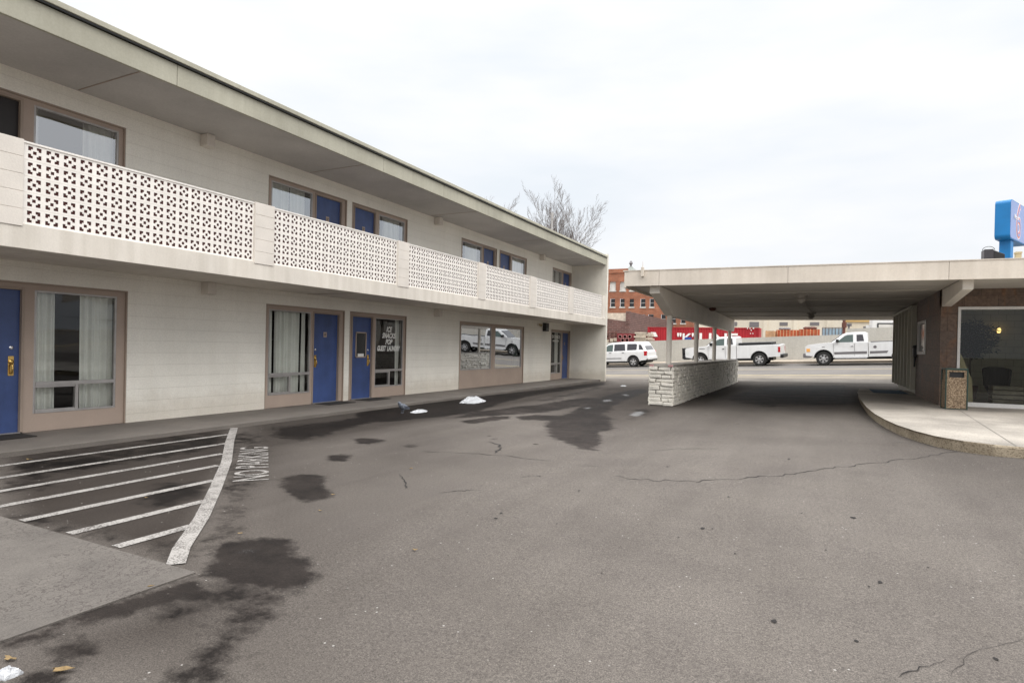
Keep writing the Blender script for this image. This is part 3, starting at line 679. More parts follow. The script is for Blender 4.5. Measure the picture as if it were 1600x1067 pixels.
def door(parent, y0, y1, z0, z1, knob='r', glz=False, m='blue', plate=True, xi=XW-.075):
    d_ = MB().box(xi-.045, xi, y0, y1, z0, z1).build('door', M[m], parent, .003)
    j = MB(); j.box(xi-.05, XW-.015, y0-.035, y0, z0, z1+.035); j.box(xi-.05, XW-.015, y1, y1+.035, z0, z1+.035); j.box(xi-.05, XW-.015, y0, y1, z1, z1+.035)
    j.build('door_frame', M['taupe_dark'], parent, .003)
    yk = y1-.10 if knob == 'r' else y0+.10; zk = z0+.95
    h = MB().box(xi, xi+.008, yk-.035, yk+.035, zk-.14, zk+.14)
    h.lathe([(.030,0),(.032,.02),(.012,.03)], (xi+.005, yk, zk+.06), 'x', 14)
    for q in range(7):
        a0, a1 = R(-70+q*23), R(-70+(q+1)*23)
        h.tube((xi+.01+.045*math.cos(a0), yk, zk-.04+.075*math.sin(a0)), (xi+.01+.045*math.cos(a1), yk, zk-.04+.075*math.sin(a1)), .011, n=8)
    h.build('handle', M['brass'], d_, .002)
    MB().lathe([(.026,0),(.026,.012),(.012,.018)], (xi, yk, zk+.26), 'x', 14).build('deadbolt', M['chrome'], d_)
    MB().box(xi-.03, XW-.0, y0, y1, z0-.012, z0).build('threshold', M['alu'], d_)
    ym = (y0+y1)/2
    if plate:
        MB().box(xi, xi+.005, ym-.05, ym+.05, z0+1.50, z0+1.62).build('number_plate', M['taupe'], d_)
        q = MB().box(xi+.005, xi+.007, ym-.028, ym-.016, z0+1.53, z0+1.59); q.box(xi+.005, xi+.007, ym+.004, ym+.016, z0+1.53, z0+1.59); q.box(xi+.005, xi+.007, ym+.016, ym+.03, z0+1.575, z0+1.59)
        q.build('door_number', M['black'], d_)
    if glz:
        g = MB(); a, b, c, e = ym-.20, ym+.20, z0+1.02, z0+1.66
        g.box(xi,xi+.012,a,a+.03,c,e); g.box(xi,xi+.012,b-.03,b,c,e); g.box(xi,xi+.012,a,b,c,c+.03); g.box(xi,xi+.012,a,b,e-.03,e); g.build('vision_frame', M['taupe'], d_)
        MB().box(xi-.0,xi+.004,a+.03,b-.03,c+.03,e-.03).build('vision_pane', M['dark'], d_)
        MB().box(xi+.004,xi+.007,ym-.11,ym+.11,c+.03,c+.10).build('notice', M['white'], d_)
    return d_
def infill(parent, y0, y1, z0, z1, holes, lip=True):
    holes_wall('trim_panel', M['taupe'], parent, XW-.03, .07, y0, y1, z0, z1, holes)
    t = .022; f = MB()
    f.box(XW-.03, XW+.006, y0, y0+t, z0, z1); f.box(XW-.03, XW+.006, y1-t, y1, z0, z1); f.box(XW-.03, XW+.006, y0+t, y1-t, z1-t, z1)
    f.build('trim_edge', M['taupe_dark'], parent, .002)

def unit(fl, y0, y1, dr, wn, knob, curt, glz=False, dm='blue', gm=None, knobside=None, winz=None):
    z0 = ZD if fl == 0 else ZU; z1 = ZF if fl == 0 else ZUF
    dz = z0+.03; dt = dz+2.02; wz0, wz1 = z0+.265, dt+.02
    if fl == 0: wz0, wz1 = .33, 2.13
    else: wz0, wz1 = 3.0, 4.80
    hs = []
    if dr: hs.append((dr[0]-.035, dr[1]+.035, z0-.001 if False else z0, dt+.035))
    if wn: hs.append((wn[0], wn[1], wz0, wz1))
    infill(motel, y0, y1, z0, z1, hs)
    if dr: door(motel, dr[0], dr[1], dz-.015, dt, knob, glz, dm, plate=not glz)
    if wn: return window(motel, wn[0], wn[1], wz0, wz1, wz0+.43, wn[0]+(wn[1]-wn[0])*.5, gm or ('glass' if fl == 0 else 'glass_up'), curt)
unit(0, 3.5, 6.03, (3.68,4.56), (4.72,5.88), 'r', [(4.72,5.08),(5.42,5.90)])
unit(0, 8.83, 11.15, (10.19,10.99), (8.93,10.1), 'l', [(8.92,9.17),(9.24,9.93),(9.99,10.12)])
w3 = unit(0, 11.33, 13.6, (11.46,12.20), (12.33,13.5), 'r', [(13.38,13.5)], glz=True)
w5 = unit(0, 23.78, 26.0, (25.12,25.88), (23.86,24.98), 'l', [(23.86,24.2),(24.7,24.98)])
unit(1, 3.4, 5.95, (3.6,4.5), (4.67,5.86), 'r', [(4.67,4.80),(5.42,5.88)], dm='nightdoor')
unit(1, 8.83, 11.15, (10.19,10.99), (8.93,10.08), 'l', [(8.92,9.55),(9.57,10.0)])
unit(1, 11.33, 13.55, (11.46,12.22), (12.38,13.46), 'r', [(12.75,13.46)])
unit(1, 16.38, 18.75, (17.86,18.62), (16.48,17.74), 'l', [(16.95,17.74)])
unit(1, 18.95, 21.2, (19.06,19.84), (20.0,21.1), 'r', [(20.0,21.1)])
unit(1, 23.78, 26.0, (25.05,25.85), (23.88,24.90), 'l', [(23.9,24.3),(24.6,24.9)])
infill(motel, 16.38, 21.1, ZD, ZF, [(16.52,18.55,.66,2.13), (18.82,20.96,.66,2.13)])
for a, b in ((16.52,18.55),(18.82,20.96)):
    window(motel, a, b, .66, 2.13, None, None, 'glass_big', [(b-.35, b)])
# lettering on the panes
XG = XW-.045
def wtext(parent, s, y, z, size, shear=.25, sx=.8, bold=.002, nm='lettering'):
    return textmesh(nm, s, M['paintwhite'], parent, size=size, shear=shear, extrude=.0008, sx=sx, bold=bold,
                    mat4=Matrix.Translation((XG-.006, y, z)) @ frame4((0,0,0), (0,1,0), (0,0,1)))
for s, z in (('ICE',1.78),('SNACKS',1.615),('POP',1.45),('GUEST  LAUNDRY',1.275)):
    wtext(w3, s, 12.90, z, .185, .3, .80 if len(s) < 9 else .62, .006)
wtext(w5, 'ENTRANCE', 24.42, 1.86, .20, 0, .86, .004)
q = MB()
for i in range(5): q.box(XG-.008, XG-.005, 24.10+i*.14, 24.17+i*.14, 1.71, 1.78)
q.build('small_lettering', M['paintwhite'], w5)
# vents and the outlets on the slab, wall lights
p = atd(863, 352, 25.5); pz = onx(863, 333, -13.0); pb = onx(863, 352, -13.0)
MB().tube((-13.0, pz[1], 5.5), (-13.0, pz[1], pz[2]-.35), .06).tube((-13.0, pz[1], pz[2]-.35), (-13.0, pz[1], pz[2]), .085).build('vent_pipe', M['alu'], motel)
wl = thing('wall_light', 'dark boxy wall lantern high between the wide window and the entrance door', 'wall light', (XW, 22.95, 2.28))
MB().box(XW, XW+.16, 22.86, 23.16, 2.12, 2.46).build('housing', M['black'], wl, .01)
MB().box(XW+.161, XW+.165, 22.90, 23.12, 2.15, 2.26).build('lens', M['dark'], wl)
relocate(wl)
fl_ = thing('flood_light', 'small round cream spotlight on the wall left of the boxy lantern', 'spotlight', (XW, 22.3, 2.36))
MB().lathe([(.05,0),(.05,.05),(.02,.06)], (XW, 22.35, 2.38), 'x', 14).build('base', M['pillar'], fl_)
MB().tube((XW+.06,22.35,2.38), (XW+.16,22.42,2.33), .03, .06, 14).build('lamp_head', M['tanboard'], fl_)
relocate(fl_)
motel_children = list(motel.children)
relocate(motel)
for nm, (y, lab) in enumerate(((4.12,'black door mat at the foot of the nearest blue door, cut by the left edge'), (10.62,'black door mat before the blue door with a number plate beside the full curtains'), (11.95,'black door mat before the blue laundry door with a glass panel'))):
    o = MB().box(XW+.04, XW+.50, y-.42, y+.42, .066, .078).build('door_mat', M['mat'], None, .004)
    tag(o, lab, 'door mat', 'door mats on the walkway')

# ------------------------------------------------------------------ canopy with its low wall
can = thing('entrance_canopy', 'wide flat cream drive through canopy on round posts beside the office', 'canopy', (0, 14.7, 0))
CX0, CX1, CY0, CY1 = -4.27, 9.0, 14.7, 30.0
def cz(Y, top=False): return 3.045-.0075*(Y-14.7)
V = [(CX0,CY0,cz(CY0)),(CX1,CY0,cz(CY0)),(CX1,CY1,cz(CY1)),(CX0,CY1,cz(CY1)),(CX0,CY0,3.30),(CX1,CY0,3.30),(CX1,CY1,3.2),(CX0,CY1,3.2)]
MB().add(V, [(0,3,2,1),(4,5,6,7),(0,1,5,4),(1,2,6,5),(2,3,7,6),(3,0,4,7)]).build('roof_slab', M['can_soffit'], can)
f = MB(); seams = [CX0-.02, -3.46, -.62, 2.3, 5.2, 9.0]
for a, b in zip(seams, seams[1:]):
    za, zb = 3.02-.005*(a+4), 3.02-.005*(b+4)
    f.add([(a+.003,CY0-.05,za),(b-.003,CY0-.05,zb),(b-.003,CY0-.05,zb+.37),(a+.003,CY0-.05,za+.37),(a+.003,CY0-.005,za),(b-.003,CY0-.005,zb),(b-.003,CY0-.005,zb+.37),(a+.003,CY0-.005,za+.37)],
          [(0,1,2,3),(7,6,5,4),(0,4,5,1),(1,5,6,2),(2,6,7,3),(3,7,4,0)])
f.box(CX0-.05, CX0-.005, CY0-.052, CY1, 2.98, 3.38)
f.build('fascia', M['canopy'], can, .004)
f = MB()
for a, b in zip(seams, seams[1:]):
    za, zb = 3.39-.005*(a+4), 3.39-.005*(b+4)
    f.add([(a,CY0-.062,za),(b,CY0-.062,zb),(b,CY0-.062,zb+.02),(a,CY0-.062,za+.02),(a,CY0+.1,za),(b,CY0+.1,zb),(b,CY0+.1,zb+.02),(a,CY0+.1,za+.02)],
          [(0,1,2,3),(7,6,5,4),(0,4,5,1),(1,5,6,2),(2,6,7,3),(3,7,4,0)])
f.box(CX0-.08, CX0+.05, CY0-.07, CY1, 3.385, 3.41)
f.build('drip_edge', M['canopy'], can)
rm = MB().add([(CX0,CY0,3.37),(CX1,CY0,3.30),(CX1,CY1,3.30),(CX0,CY1,3.36)], [(0,1,2,3)]).build('roof_top', M['cap'], can, recalc=False)
sj = MB()
for yy in (17.1, 19.5, 21.9, 24.3, 26.7): sj.box(-3.44, 2.5, yy, yy+.05, cz(yy)-.02, cz(yy)-.003)
sj.build('soffit_battens', M['can_soffit'], can)
gx0, gx1 = -3.735, -3.485
MB().prism([(14.86,3.035),(14.86,2.845),(15.2,2.78),(16.55,2.40),(29.7,2.38),(29.9,2.5),(29.9,2.92)], gx0, gx1, 'x').build('girder', M['girder'], can, .012)
MB().prism([(14.9,3.03),(14.9,2.81),(17.1,2.62),(17.1,3.02)], 2.565, 2.75, 'x').build('girder', M['girder'], can, .012)
POST = [tuple(onx(x, 567, -3.61)) for x in (1047,1091,1118,1142)]
for x, tY in ((1047,None),(1091,None),(1118,None),(1142,None)):
    y = min(onx(x, 520, -3.61)[1], 27.6); y = {1047:16.62, 1091:20.75, 1118:24.7, 1142:29.2}[x]
    MB().tube((-3.61,y,1.08), (-3.61,y,2.41), .072, n=20).build('post', M['girder'], can, smooth=False)
for x, y in ((-.42,17.9),(-.24,25.2)):
    c = cz(y)
    o = MB().lathe([(.16,0),(.16,-.03),(.10,-.05),(.09,-.10),(.13,-.12),(.05,-.22),(.01,-.23)], (x,y,c-.003), 'z', 20).build('ceiling_lamp', M['cap'], can, smooth=False)
MB().tube((-.42,17.9,3.0), (-.24,25.2,2.955), .018).build('conduit', M['can_soffit'], can)
MB().lathe([(.10,0),(.13,-.06),(.06,-.12)], (-3.3,22.0,2.98), 'z', 9).build('brown_clump', M['rust'], can)  # brown clump hung under the soffit beside the girder
p = ony(1004, 432, 14.6); p2 = ony(1004.5, 408, 14.6)
MB().box(p[0]-.03, p[0]+.03, 14.55, 14.64, p[2], p[2]+.22).tube((p[0],14.6,p[2]+.2), (p[0],14.6,p2[2]), .014, .004, 6).build('spike', M['canopy'], can)
relocate(can)

lw = thing('low_brick_wall', 'low white painted rough brick wall under the canopy posts', 'wall', (-3.6, 22, 0))
LX0, LX1, LY0, LY1 = -3.98, -3.33, 15.95, 30.3
MB().box(LX0+.03, LX1-.03, LY0+.03, LY1-.03, -.1, 1.0).build('mortar_core', M['mortar'], lw)
b = MB(); rnd = random.Random(3); nz = 10; h = 1.02/nz
def rbrick(b, c0, c1, z0, z1, plane, side, out_, rnd):
    j = lambda s: rnd.uniform(-s, s); dp = out_+rnd.uniform(-.018,.026); g = .009; ch = .016
    A = [(c0+g+j(.012), z0+g*.6+j(.012)), (c1-g+j(.012), z0+g*.6+j(.012)), (c1-g+j(.012), z1-g*.6+j(.012)), (c0+g+j(.012), z1-g*.6+j(.012))]
    cx, cz_ = (c0+c1)/2, (z0+z1)/2
    B = [(a[0]+math.copysign(ch, cx-a[0]), a[1]+math.copysign(ch, cz_-a[1])) for a in A]
    ba = plane; o1 = plane+side*(dp-ch*.6); o2 = [plane+side*(dp+j(.007)) for _ in range(4)]
    mk_ = (lambda u, w_, t: (t, u, w_)) if side_axis == 'x' else (lambda u, w_, t: (u, t, w_))
    V = [mk_(u, w_, ba) for u, w_ in A]+[mk_(u, w_, o1) for u, w_ in A]+[mk_(B[i][0], B[i][1], o2[i]) for i in range(4)]
    b.add(V, [(0,1,5,4),(1,2,6,5),(2,3,7,6),(3,0,4,7),(4,5,9,8),(5,6,10,9),(6,7,11,10),(7,4,8,11),(8,9,10,11)])
for r in range(nz):
    for side_axis, plane, sgn, a, e in (('x', LX1-.04, 1, LY0, LY1), ('x', LX0+.04, -1, LY0, LY1), ('y', LY0+.04, -1, LX0+.0, LX1-.0), ('y', LY1-.04, 1, LX0, LX1)):
        y = a
        while y < e-.02:
            ln = rnd.choice((.19,.24,.29,.33,.40)); y2 = min(e, y+ln)
            if e-y2 < .08: y2 = e
            rbrick(b, y, y2, r*h, (r+1)*h, plane, sgn, .04, rnd); y = y2
o = b.build('bricks', M['stackbrick'], lw)
MB().box(LX0+.01, LX1-.01, LY0+.01, LY1-.01, 1.02, 1.085).build('cap', M['cap'], lw, .008)
def hazard(x0, x1, nm='hazard_sticker'):
    s = MB().box(x0, x1, LY0-.002, LY0+.012, 1.024, 1.083).build(nm, M['white'], lw)
    q = MB(); wd = (x1-x0)
    for i in range(4):
        a = x0+wd*i/4; q.prism([(a,1.026),(a+wd*.13,1.026),(min(x1,a+wd*.25),1.081),(min(x1,a+wd*.25)-wd*.13,1.081)], LY0-.006, LY0-.003, 'y')
    q.build('red_stripes', M['red_lens'], s)
hazard(LX0+.02, LX0+.13); hazard(LX1-.14, LX1-.02)
relocate(lw)

# ------------------------------------------------------------------ office
off = thing('office_building', 'single storey motel office clad in rusty slate with a large white framed window', 'building', (2.6, 17.2, .3))
OX, OY, OZ = 2.56, 17.15, .27
st = MB()
st.box(OX, OX+.25, OY+.02, 19.30, OZ, 3.05); st.box(OX, OX+.25, 19.30, 20.62, OZ, 1.50); st.box(OX, OX+.25, 19.30, 20.62, 2.42, 3.03); st.box(OX, OX+.25, 20.62, 21.0, OZ, 3.02)
st.box(OX, 3.0-.13, OY, OY+.02, OZ, 2.62)
st.box(OX, 9.0, OY+.0, OY+.02+.2, 2.62, 3.04)
st.box(2.87-.0, 2.87+.02, OY+.02, OY+.3, OZ, 2.62)
o = st.build('stone_wall', M['slate'], off)
f = MB(); wx0, wx1 = 2.885, 8.9
f.box(wx0, wx0+.055, OY-.02, OY+.06, .42, 2.615); f.box(wx0+.055, wx1, OY-.02, OY+.06, 2.55, 2.615); f.box(wx0-.0, wx1, OY-.03, OY+.08, .29, .425)
f.box(5.3, 5.36, OY-.02, OY+.06, .42, 2.55)
wf = f.build('front_window', M['white'], off, .005)
MB().add([(wx0+.05,OY+.02,.42),(wx1,OY+.02,.42),(wx1,OY+.02,2.56),(wx0+.05,OY+.02,2.56)], [(0,1,2,3)]).build('pane', M['glass_off'], wf, recalc=False)
# shell
MB().box(OX+.25, 9.0, 23.6, 23.8, OZ-.3, 3.02).build('back_wall', M['cream_int'], off)
MB().box(8.9, 9.0, OY+.2, 23.6, OZ-.3, 3.02).build('right_wall', M['cream'], off)
MB().box(OX+.25, 8.9, OY+.1, 23.6, OZ-.3, OZ+.03).build('floor', M['taupe_dark'], off)
MB().box(OX+.25, OX+.28, OY+.3, 19.2, OZ, 3.0).build('inner_lining', M['tanboard'], off)
tpts = [ony(x_, y_, OY+.22) for x_, y_ in ((1497,548),(1503,556),(1519,594),(1520,630),(1496,630))]
MB().add([tuple(p_) for p_ in tpts]+[(p_[0],OY+.26,p_[2]) for p_ in tpts], [(0,1,2,3,4),(9,8,7,6,5)]+[(i,(i+1)%5,5+(i+1)%5,5+i) for i in range(5)]).build('tan_partition', M['tanboard'], off)
# slots side wall with fins
MB().box(OX+.10, OX+.25, 21.0, 26.1, OZ, 3.0).build('side_wall', M['fin'], off)
fn = MB(); 
for k_ in range(7):
    y = 21.05+k_*.80; fn.box(OX-.12, OX+.10, y, y+.10, .47, 2.86)
    fn.box(OX+.01, OX+.10, y+.10, y+.80, .50, 2.86)
fn.box(OX-.14, OX+.10, 21.0, 26.1, 2.86, 2.93)
fn.build('fin_screen', M['fin'], off, .006)
f = MB(); a, b_, c, d_ = 19.30, 20.62, 1.50, 2.42; t = .08
f.box(OX-.03, OX+.1, a, a+t, c, d_); f.box(OX-.03, OX+.1, b_-t, b_, c, d_); f.box(OX-.03, OX+.1, a+t, b_-t, c, c+t); f.box(OX-.03, OX+.1, a+t, b_-t, d_-t, d_)
sw = f.build('night_window', M['white'], off, .005)
MB().box(OX+.02, OX+.04, a+t, b_-t, c+t, d_-t).build('pane', M['dark'], sw)
relocate(off)
ph = thing('wall_phone', 'black wall phone with a hanging cord beside the small white framed window', 'telephone', (OX, 20.8, 1.5))
MB().lathe([(.02,0),(.10,.01),(.12,.05),(.08,.10),(.02,.11)], (OX-.01,20.82,1.66), 'z', 14).box(OX-.10, OX-.0, 20.74, 20.90, 1.42, 1.72).build('phone_body', M['black'], ph, .02)
MB().tube((OX-.05,20.8,1.44), (OX-.06,20.8,1.14), .03, .02, 8).build('handset', M['black'], ph)
relocate(ph)
# interior things
def lathe_obj(prof, c, nm, m, par, n=20): return MB().lathe(prof, c, 'z', n).build(nm, m, par, smooth=False)
wlamp = thing('wall_lamp', 'small lit yellow wall lamp inside the office window', 'wall lamp', (4.9, 23.5, 2.1))
MB().lathe([(.03,-.08),(.06,.0),(.03,.08)], (4.98,23.42,2.30), 'z', 12).build('lamp_shade', M['lampglow'], wlamp); MB().box(4.94,5.02,23.45,23.6,2.22,2.30).build('bracket', M['brass'], wlamp); relocate(wlamp)
pic = thing('wall_picture', 'dark framed picture on the pale office wall behind the glass', 'picture', (3.9, 23.5, 2))
MB().box(3.55,4.55,23.54,23.6,1.45,2.45).build('frame', M['fabric'], pic); MB().box(3.62,4.48,23.53,23.54,1.52,2.38).build('canvas', M['rust'], pic); relocate(pic)
pl = thing('potted_plant', 'dark leafy potted plant standing just inside the office glass', 'plant', (3.75, 20.5, .3))
lathe_obj([(.14,0),(.20,.38),(.17,.38),(.16,.3)], (3.75,20.5,.3), 'pot', M['rust'], pl)
MB().tube((3.75,20.5,.5),(3.75,20.5,1.7),.03,.02).build('stem', M['bark'], pl)
b = MB(); rn = random.Random(5)
for i in range(1300):
    a, e, r_ = rn.uniform(0,6.28), rn.uniform(-1,1), rn.uniform(.1,.55)*(1)
    c = Vector((3.75+r_*math.cos(a), 20.5+r_*math.sin(a), 1.95+e*.55*(1-r_*.9))); d1 = Vector((rn.gauss(0,1),rn.gauss(0,1),rn.gauss(0,.6))).normalized(); d2 = d1.orthogonal().normalized()
    b.add([c, c+d1*.09+d2*.02, c+d1*.18, c+d1*.09-d2*.02], [(0,1,2,3)])
b.build('foliage', M['leafdark'], pl, recalc=False); relocate(pl)
ch = thing('office_chair', 'black curved chair inside the office behind the glass', 'chair', (4.2, 19.7, .3))
lathe_obj([(.05,0),(.24,.36),(.26,.42),(.05,.44)], (4.15,19.6,.3), 'seat', M['fabric'], ch)
V = []; Fc = []
for j, z in enumerate((.72,.9,1.12)):
    for i in range(9): a = R(-20+i*27); V.append((4.15+(.27+j*.02)*math.cos(a), 19.6+(.27+j*.02)*math.sin(a), z+.05*math.sin(math.pi*i/8)*j))
for j in range(2):
    for i in range(8): q_ = j*9+i; Fc.append((q_,q_+1,q_+10,q_+9))
o = MB().add(V, Fc).build('backrest', M['fabric'], ch, recalc=False); sd = o.modifiers.new('solid','SOLIDIFY'); sd.thickness = .04; relocate(ch)
dk = thing('office_desk', 'dark desk at the right edge seen through the office glass', 'desk', (5.5, 20, .3))
MB().box(5.0,6.6,19.2,20.0,1.02,1.07).build('desk_top', M['desk'], dk); MB().box(5.04,5.09,19.25,19.95,.3,1.02).build('leg', M['desk'], dk); MB().box(6.5,6.55,19.25,19.95,.3,1.02).build('leg', M['desk'], dk); MB().box(5.1,6.5,19.9,19.93,.5,1.02).build('modesty_panel', M['desk'], dk); relocate(dk)
mo = thing('computer_monitor', 'dark flat monitor standing on the office desk', 'monitor', (5.6, 19.6, 1.07))
MB().box(5.3,5.9,19.55,19.60,1.2,1.62).build('screen', M['black'], mo, .01); MB().box(5.57,5.63,19.57,19.61,1.07,1.25).build('neck', M['black'], mo); MB().box(5.45,5.75,19.5,19.7,1.07,1.085).build('foot', M['black'], mo); relocate(mo)
pw = thing('stone_planter', 'low dark stacked stone planter wall inside the office glass', 'planter', (5, 17.6, .3))
b = MB(); rnd = random.Random(8)
for r in range(5):
    x = 3.62
    while x < 8.8:
        l_ = rnd.uniform(.25,.6); x2 = min(8.85, x+l_); d_ = rnd.uniform(0,.04)
        b.box(x+.008, x2-.008, OY+.34-d_, OY+.72, .305+r*.105, .305+(r+1)*.105-.01-rnd.uniform(0,.012)); x = x2
b.build('stones', mat('dark stone', (.20,.165,.125), .8, .2, 5, 30, .1, .5), pw, .012); relocate(pw)

# trash can on the island
jt = MB()
for a_, b_ in (((2.75,16.0),(2.35,10.05)), ((1.03,17.3),(2.55,17.3)), ((2.75,16.0),(5.2,15.9))):
    d_ = (Vector(b_)-Vector(a_)).normalized(); n_ = Vector((-d_.y, d_.x))*.006; zf_ = lambda x: .3035+.012*max(0, x-1.2)
    jt.add([(a_[0]+n_.x,a_[1]+n_.y,zf_(a_[0])),(b_[0]+n_.x,b_[1]+n_.y,zf_(b_[0])),(b_[0]-n_.x,b_[1]-n_.y,zf_(b_[0])),(a_[0]-n_.x,a_[1]-n_.y,zf_(a_[0]))], [(0,1,2,3)])
tag(jt.build('island_joints', M['mortar'], recalc=False), kind='structure')
tr = thing('trash_can', 'square trash can with pebble panels and a dark green frame by the office corner', 'trash can', (2.7, 16.25, .31), rot=(0,0,R(3)))
W, Hh = .205, .90; mg = plain('dark green frame', (.018,.045,.035), .4)
MB().box(-W+.02, W-.02, -W+.02, W-.02, .0, .03).build('base', mg, tr)
b = MB().box(-W+.012, W-.012, -W+.012, W-.012, .03, .64); b.build('pebble_panels', M['pebble'], tr)
f = MB(); t = .025
for sx in (-1,1):
    for sy in (-1,1): f.box(sx*W-(t if sx > 0 else 0), sx*W+(0 if sx > 0 else t), sy*W-(t if sy > 0 else 0), sy*W+(0 if sy > 0 else t), .0, Hh-.04)
f.build('corner_posts', mg, tr, .004)
MB().prism([(-W,-W),(W,-W),(W,W),(-W,W)], Hh-.04, Hh, 'z').build('lid', mg, tr, .012)
b = MB(); b.box(-W+.03,-W+.07,-W+.014,W-.014,.64,Hh-.04); b.box(W-.07,W-.03,-W+.014,W-.014,.64,Hh-.04); b.box(-W+.07,W-.07,-W+.014,W-.014,.64,.70); b.box(-W+.07,W-.07,-W+.014,W-.014,.82,Hh-.04)
b.build('hood', M['pebble'], tr)
MB().box(-W+.07,W-.07,-W+.06,W-.06,.70,.82).build('liner', M['black'], tr)
o = MB().box(1.55, 2.45, 21.4, 23.2, .312, .325).build('entrance_mat', M['bluemat'], None, .004); tag(o, 'dark blue mat on the island beside the finned wall', 'door mat')

# ------------------------------------------------------------------ sign and rooftop box
sg = thing('pylon_sign', 'blue pylon sign with a big red 6 rising behind the office roof', 'sign')
B0 = atd(1577.5, 380, 30.0); B0[2] = 0
dF = Vector((math.sin(R(24.9)), math.cos(R(24.9)), 0)); dS = Vector((-dF.y, dF.x, 0))
zt = atd(1577.5, 310.5, 30)[2]; zb = atd(1577.5, 372, 30)[2]
E0 = Vector((B0[0], B0[1], 0)); WF, WS = 3.4, .62
sgl = Matrix(((dF.x, dS.x, 0, E0.x), (dF.y, dS.y, 0, E0.y), (0,0,1,0), (0,0,0,1)))
hz = zt-zb; rr = .22
def rrect(x0, x1, z0, z1, r, n=6):
    P = []
    for cx, cz_, a0 in ((x1-r,z1-r,0),(x0+r,z1-r,90),(x0+r,z0+r,180),(x1-r,z0+r,270)):
        for i in range(n+1): a = R(a0+90*i/n); P.append((cx+r*math.cos(a), cz_+r*math.sin(a)))
    return P
def put(o): o.data.transform(sgl); return o
cab = put(MB().prism(rrect(0, WF, zb, zt, rr), 0, WS, 'y').build('cabinet', M['signblue'], sg))
fc = put(MB().prism(rrect(.04, WF-.04, zb+.04, zt-.04, rr-.04), -.012, -.002, 'y').build('sign_face', M['signface'], sg))
put(MB().box(.55, 1.05, .08, .54, 0.3, zb).build('column', M['signblue'], sg))
def sgtext(s, x, z, size, m, dy, bold=0, sx=1, shear=0, ex=.002):
    o = textmesh('numeral' if s == '6' else 'lettering', s, m, fc, size=size, bold=bold, sx=sx, shear=shear, extrude=ex, mat4=sgl @ Matrix.Translation((x, dy, z)) @ frame4((0,0,0), (1,0,0), (0,0,1)))
    return o
sgtext('6', 1.50, zb+.22, 2.45, M['signwhite'], -.016, .085, .80)
sgtext('6', 1.50, zb+.22, 2.45, M['signred'], -.022, .030, .80)
sgtext('6', 1.50, zb+.22, 2.45, M['signface'], -.028, -.045, .80)
sgtext('Motel', .98, zb+1.06, .34, M['signwhite'], -.036, .004, 1, .1)
ru = thing('rooftop_box', 'dark metal box with a wire loop on the canopy roof beside the blue sign', 'equipment box')
p = ony(1536, 404, 16.5); p1 = ony(1553, 389, 16.5); zt_ = p1[2]
MB().box(p[0]+.02, p1[0], 16.5, 16.8, 3.33, zt_).build('casing', plain('dark sheet metal', (.05,.047,.052), .4, .3), ru, .01)
MB().prism([(p1[0],3.33),(p1[0]+.2,3.33),(p1[0]+.2,zt_-.12),(p1[0],zt_-.02)], 16.52, 16.78, 'y').build('hood', M['black'], ru, .01)
b = MB()
cxm = (p[0]+p1[0])/2+.02
for i in range(12):
    a0, a1 = math.pi*i/12, math.pi*(i+1)/12
    b.tube((cxm+.11*math.cos(a0),16.6,zt_-.01+.08*math.sin(a0)), (cxm+.11*math.cos(a1),16.6,zt_-.01+.08*math.sin(a1)), .006, n=5)
b.build('wire_loop', M['black'], ru)
MB().box((p[0]+p1[0])/2+.05,(p[0]+p1[0])/2+.09,16.49,16.499,3.43,3.52).build('tag', M['white'], ru)
relocate(ru)
p = ony(1592, 404, 18.0)
o = MB().box(p[0]-.05, p[0]+.05, 18, 18.15, 3.3, p[2]+.12).box(p[0]-.06, p[0]+.06, 17.99, 18.16, p[2]+.12, p[2]+.16).build('roof_vent', M['tanboard'], None); tag(o, 'tiny tan roof vent right of the sign column', 'vent')

# ------------------------------------------------------------------ vehicles
def lerp(a, b, t): return a+(b-a)*t
def arc(cx, cz_, r, n=12, a0=180, a1=0): return [(cx+r*math.cos(R(a0+(a1-a0)*i/n)), cz_+r*math.sin(R(a0+(a1-a0)*i/n))) for i in range(n+1)]
def sideshell(poly, hw, tuck, zref):                   # polygon (x,z) to a body whose flanks lean in above zref
    n = len(poly); hy = lambda z: hw - max(0, z-zref)*tuck - max(0, .55-z)*.10
    V = [(x, -hy(z), z) for x, z in poly]+[(x, hy(z), z) for x, z in poly]
    return MB().add(V, [tuple(range(n))[::-1], tuple(range(n, 2*n))]+[(i,(i+1)%n,n+(i+1)%n,n+i) for i in range(n)])
def flank(poly, hw, tuck, zref, off=.008, th=.02):
    hy = lambda z: hw - max(0, z-zref)*tuck - max(0, .55-z)*.10
    b = MB(); n = len(poly)
    for s in (-1, 1):
        V = [(x, s*(hy(z)+off), z) for x, z in poly]+[(x, s*(hy(z)-th), z) for x, z in poly]
        b.add(V, [tuple(range(n)), tuple(range(n, 2*n))[::-1]]+[(i,(i+1)%n,n+(i+1)%n,n+i) for i in range(n)])
    return b
class Flank:
    def __init__(s, *a): s.a = a
    def build(s, name, m, par):
        b = flank(*s.a); n = len(b.v)//2; k_ = len(b.f)//2
        for q in (0, 1):
            h = MB(); h.v = b.v[q*n:(q+1)*n]; h.f = [tuple(i-q*n for i in f) for f in b.f[q*k_:(q+1)*k_]]; h.build(name, m, par)
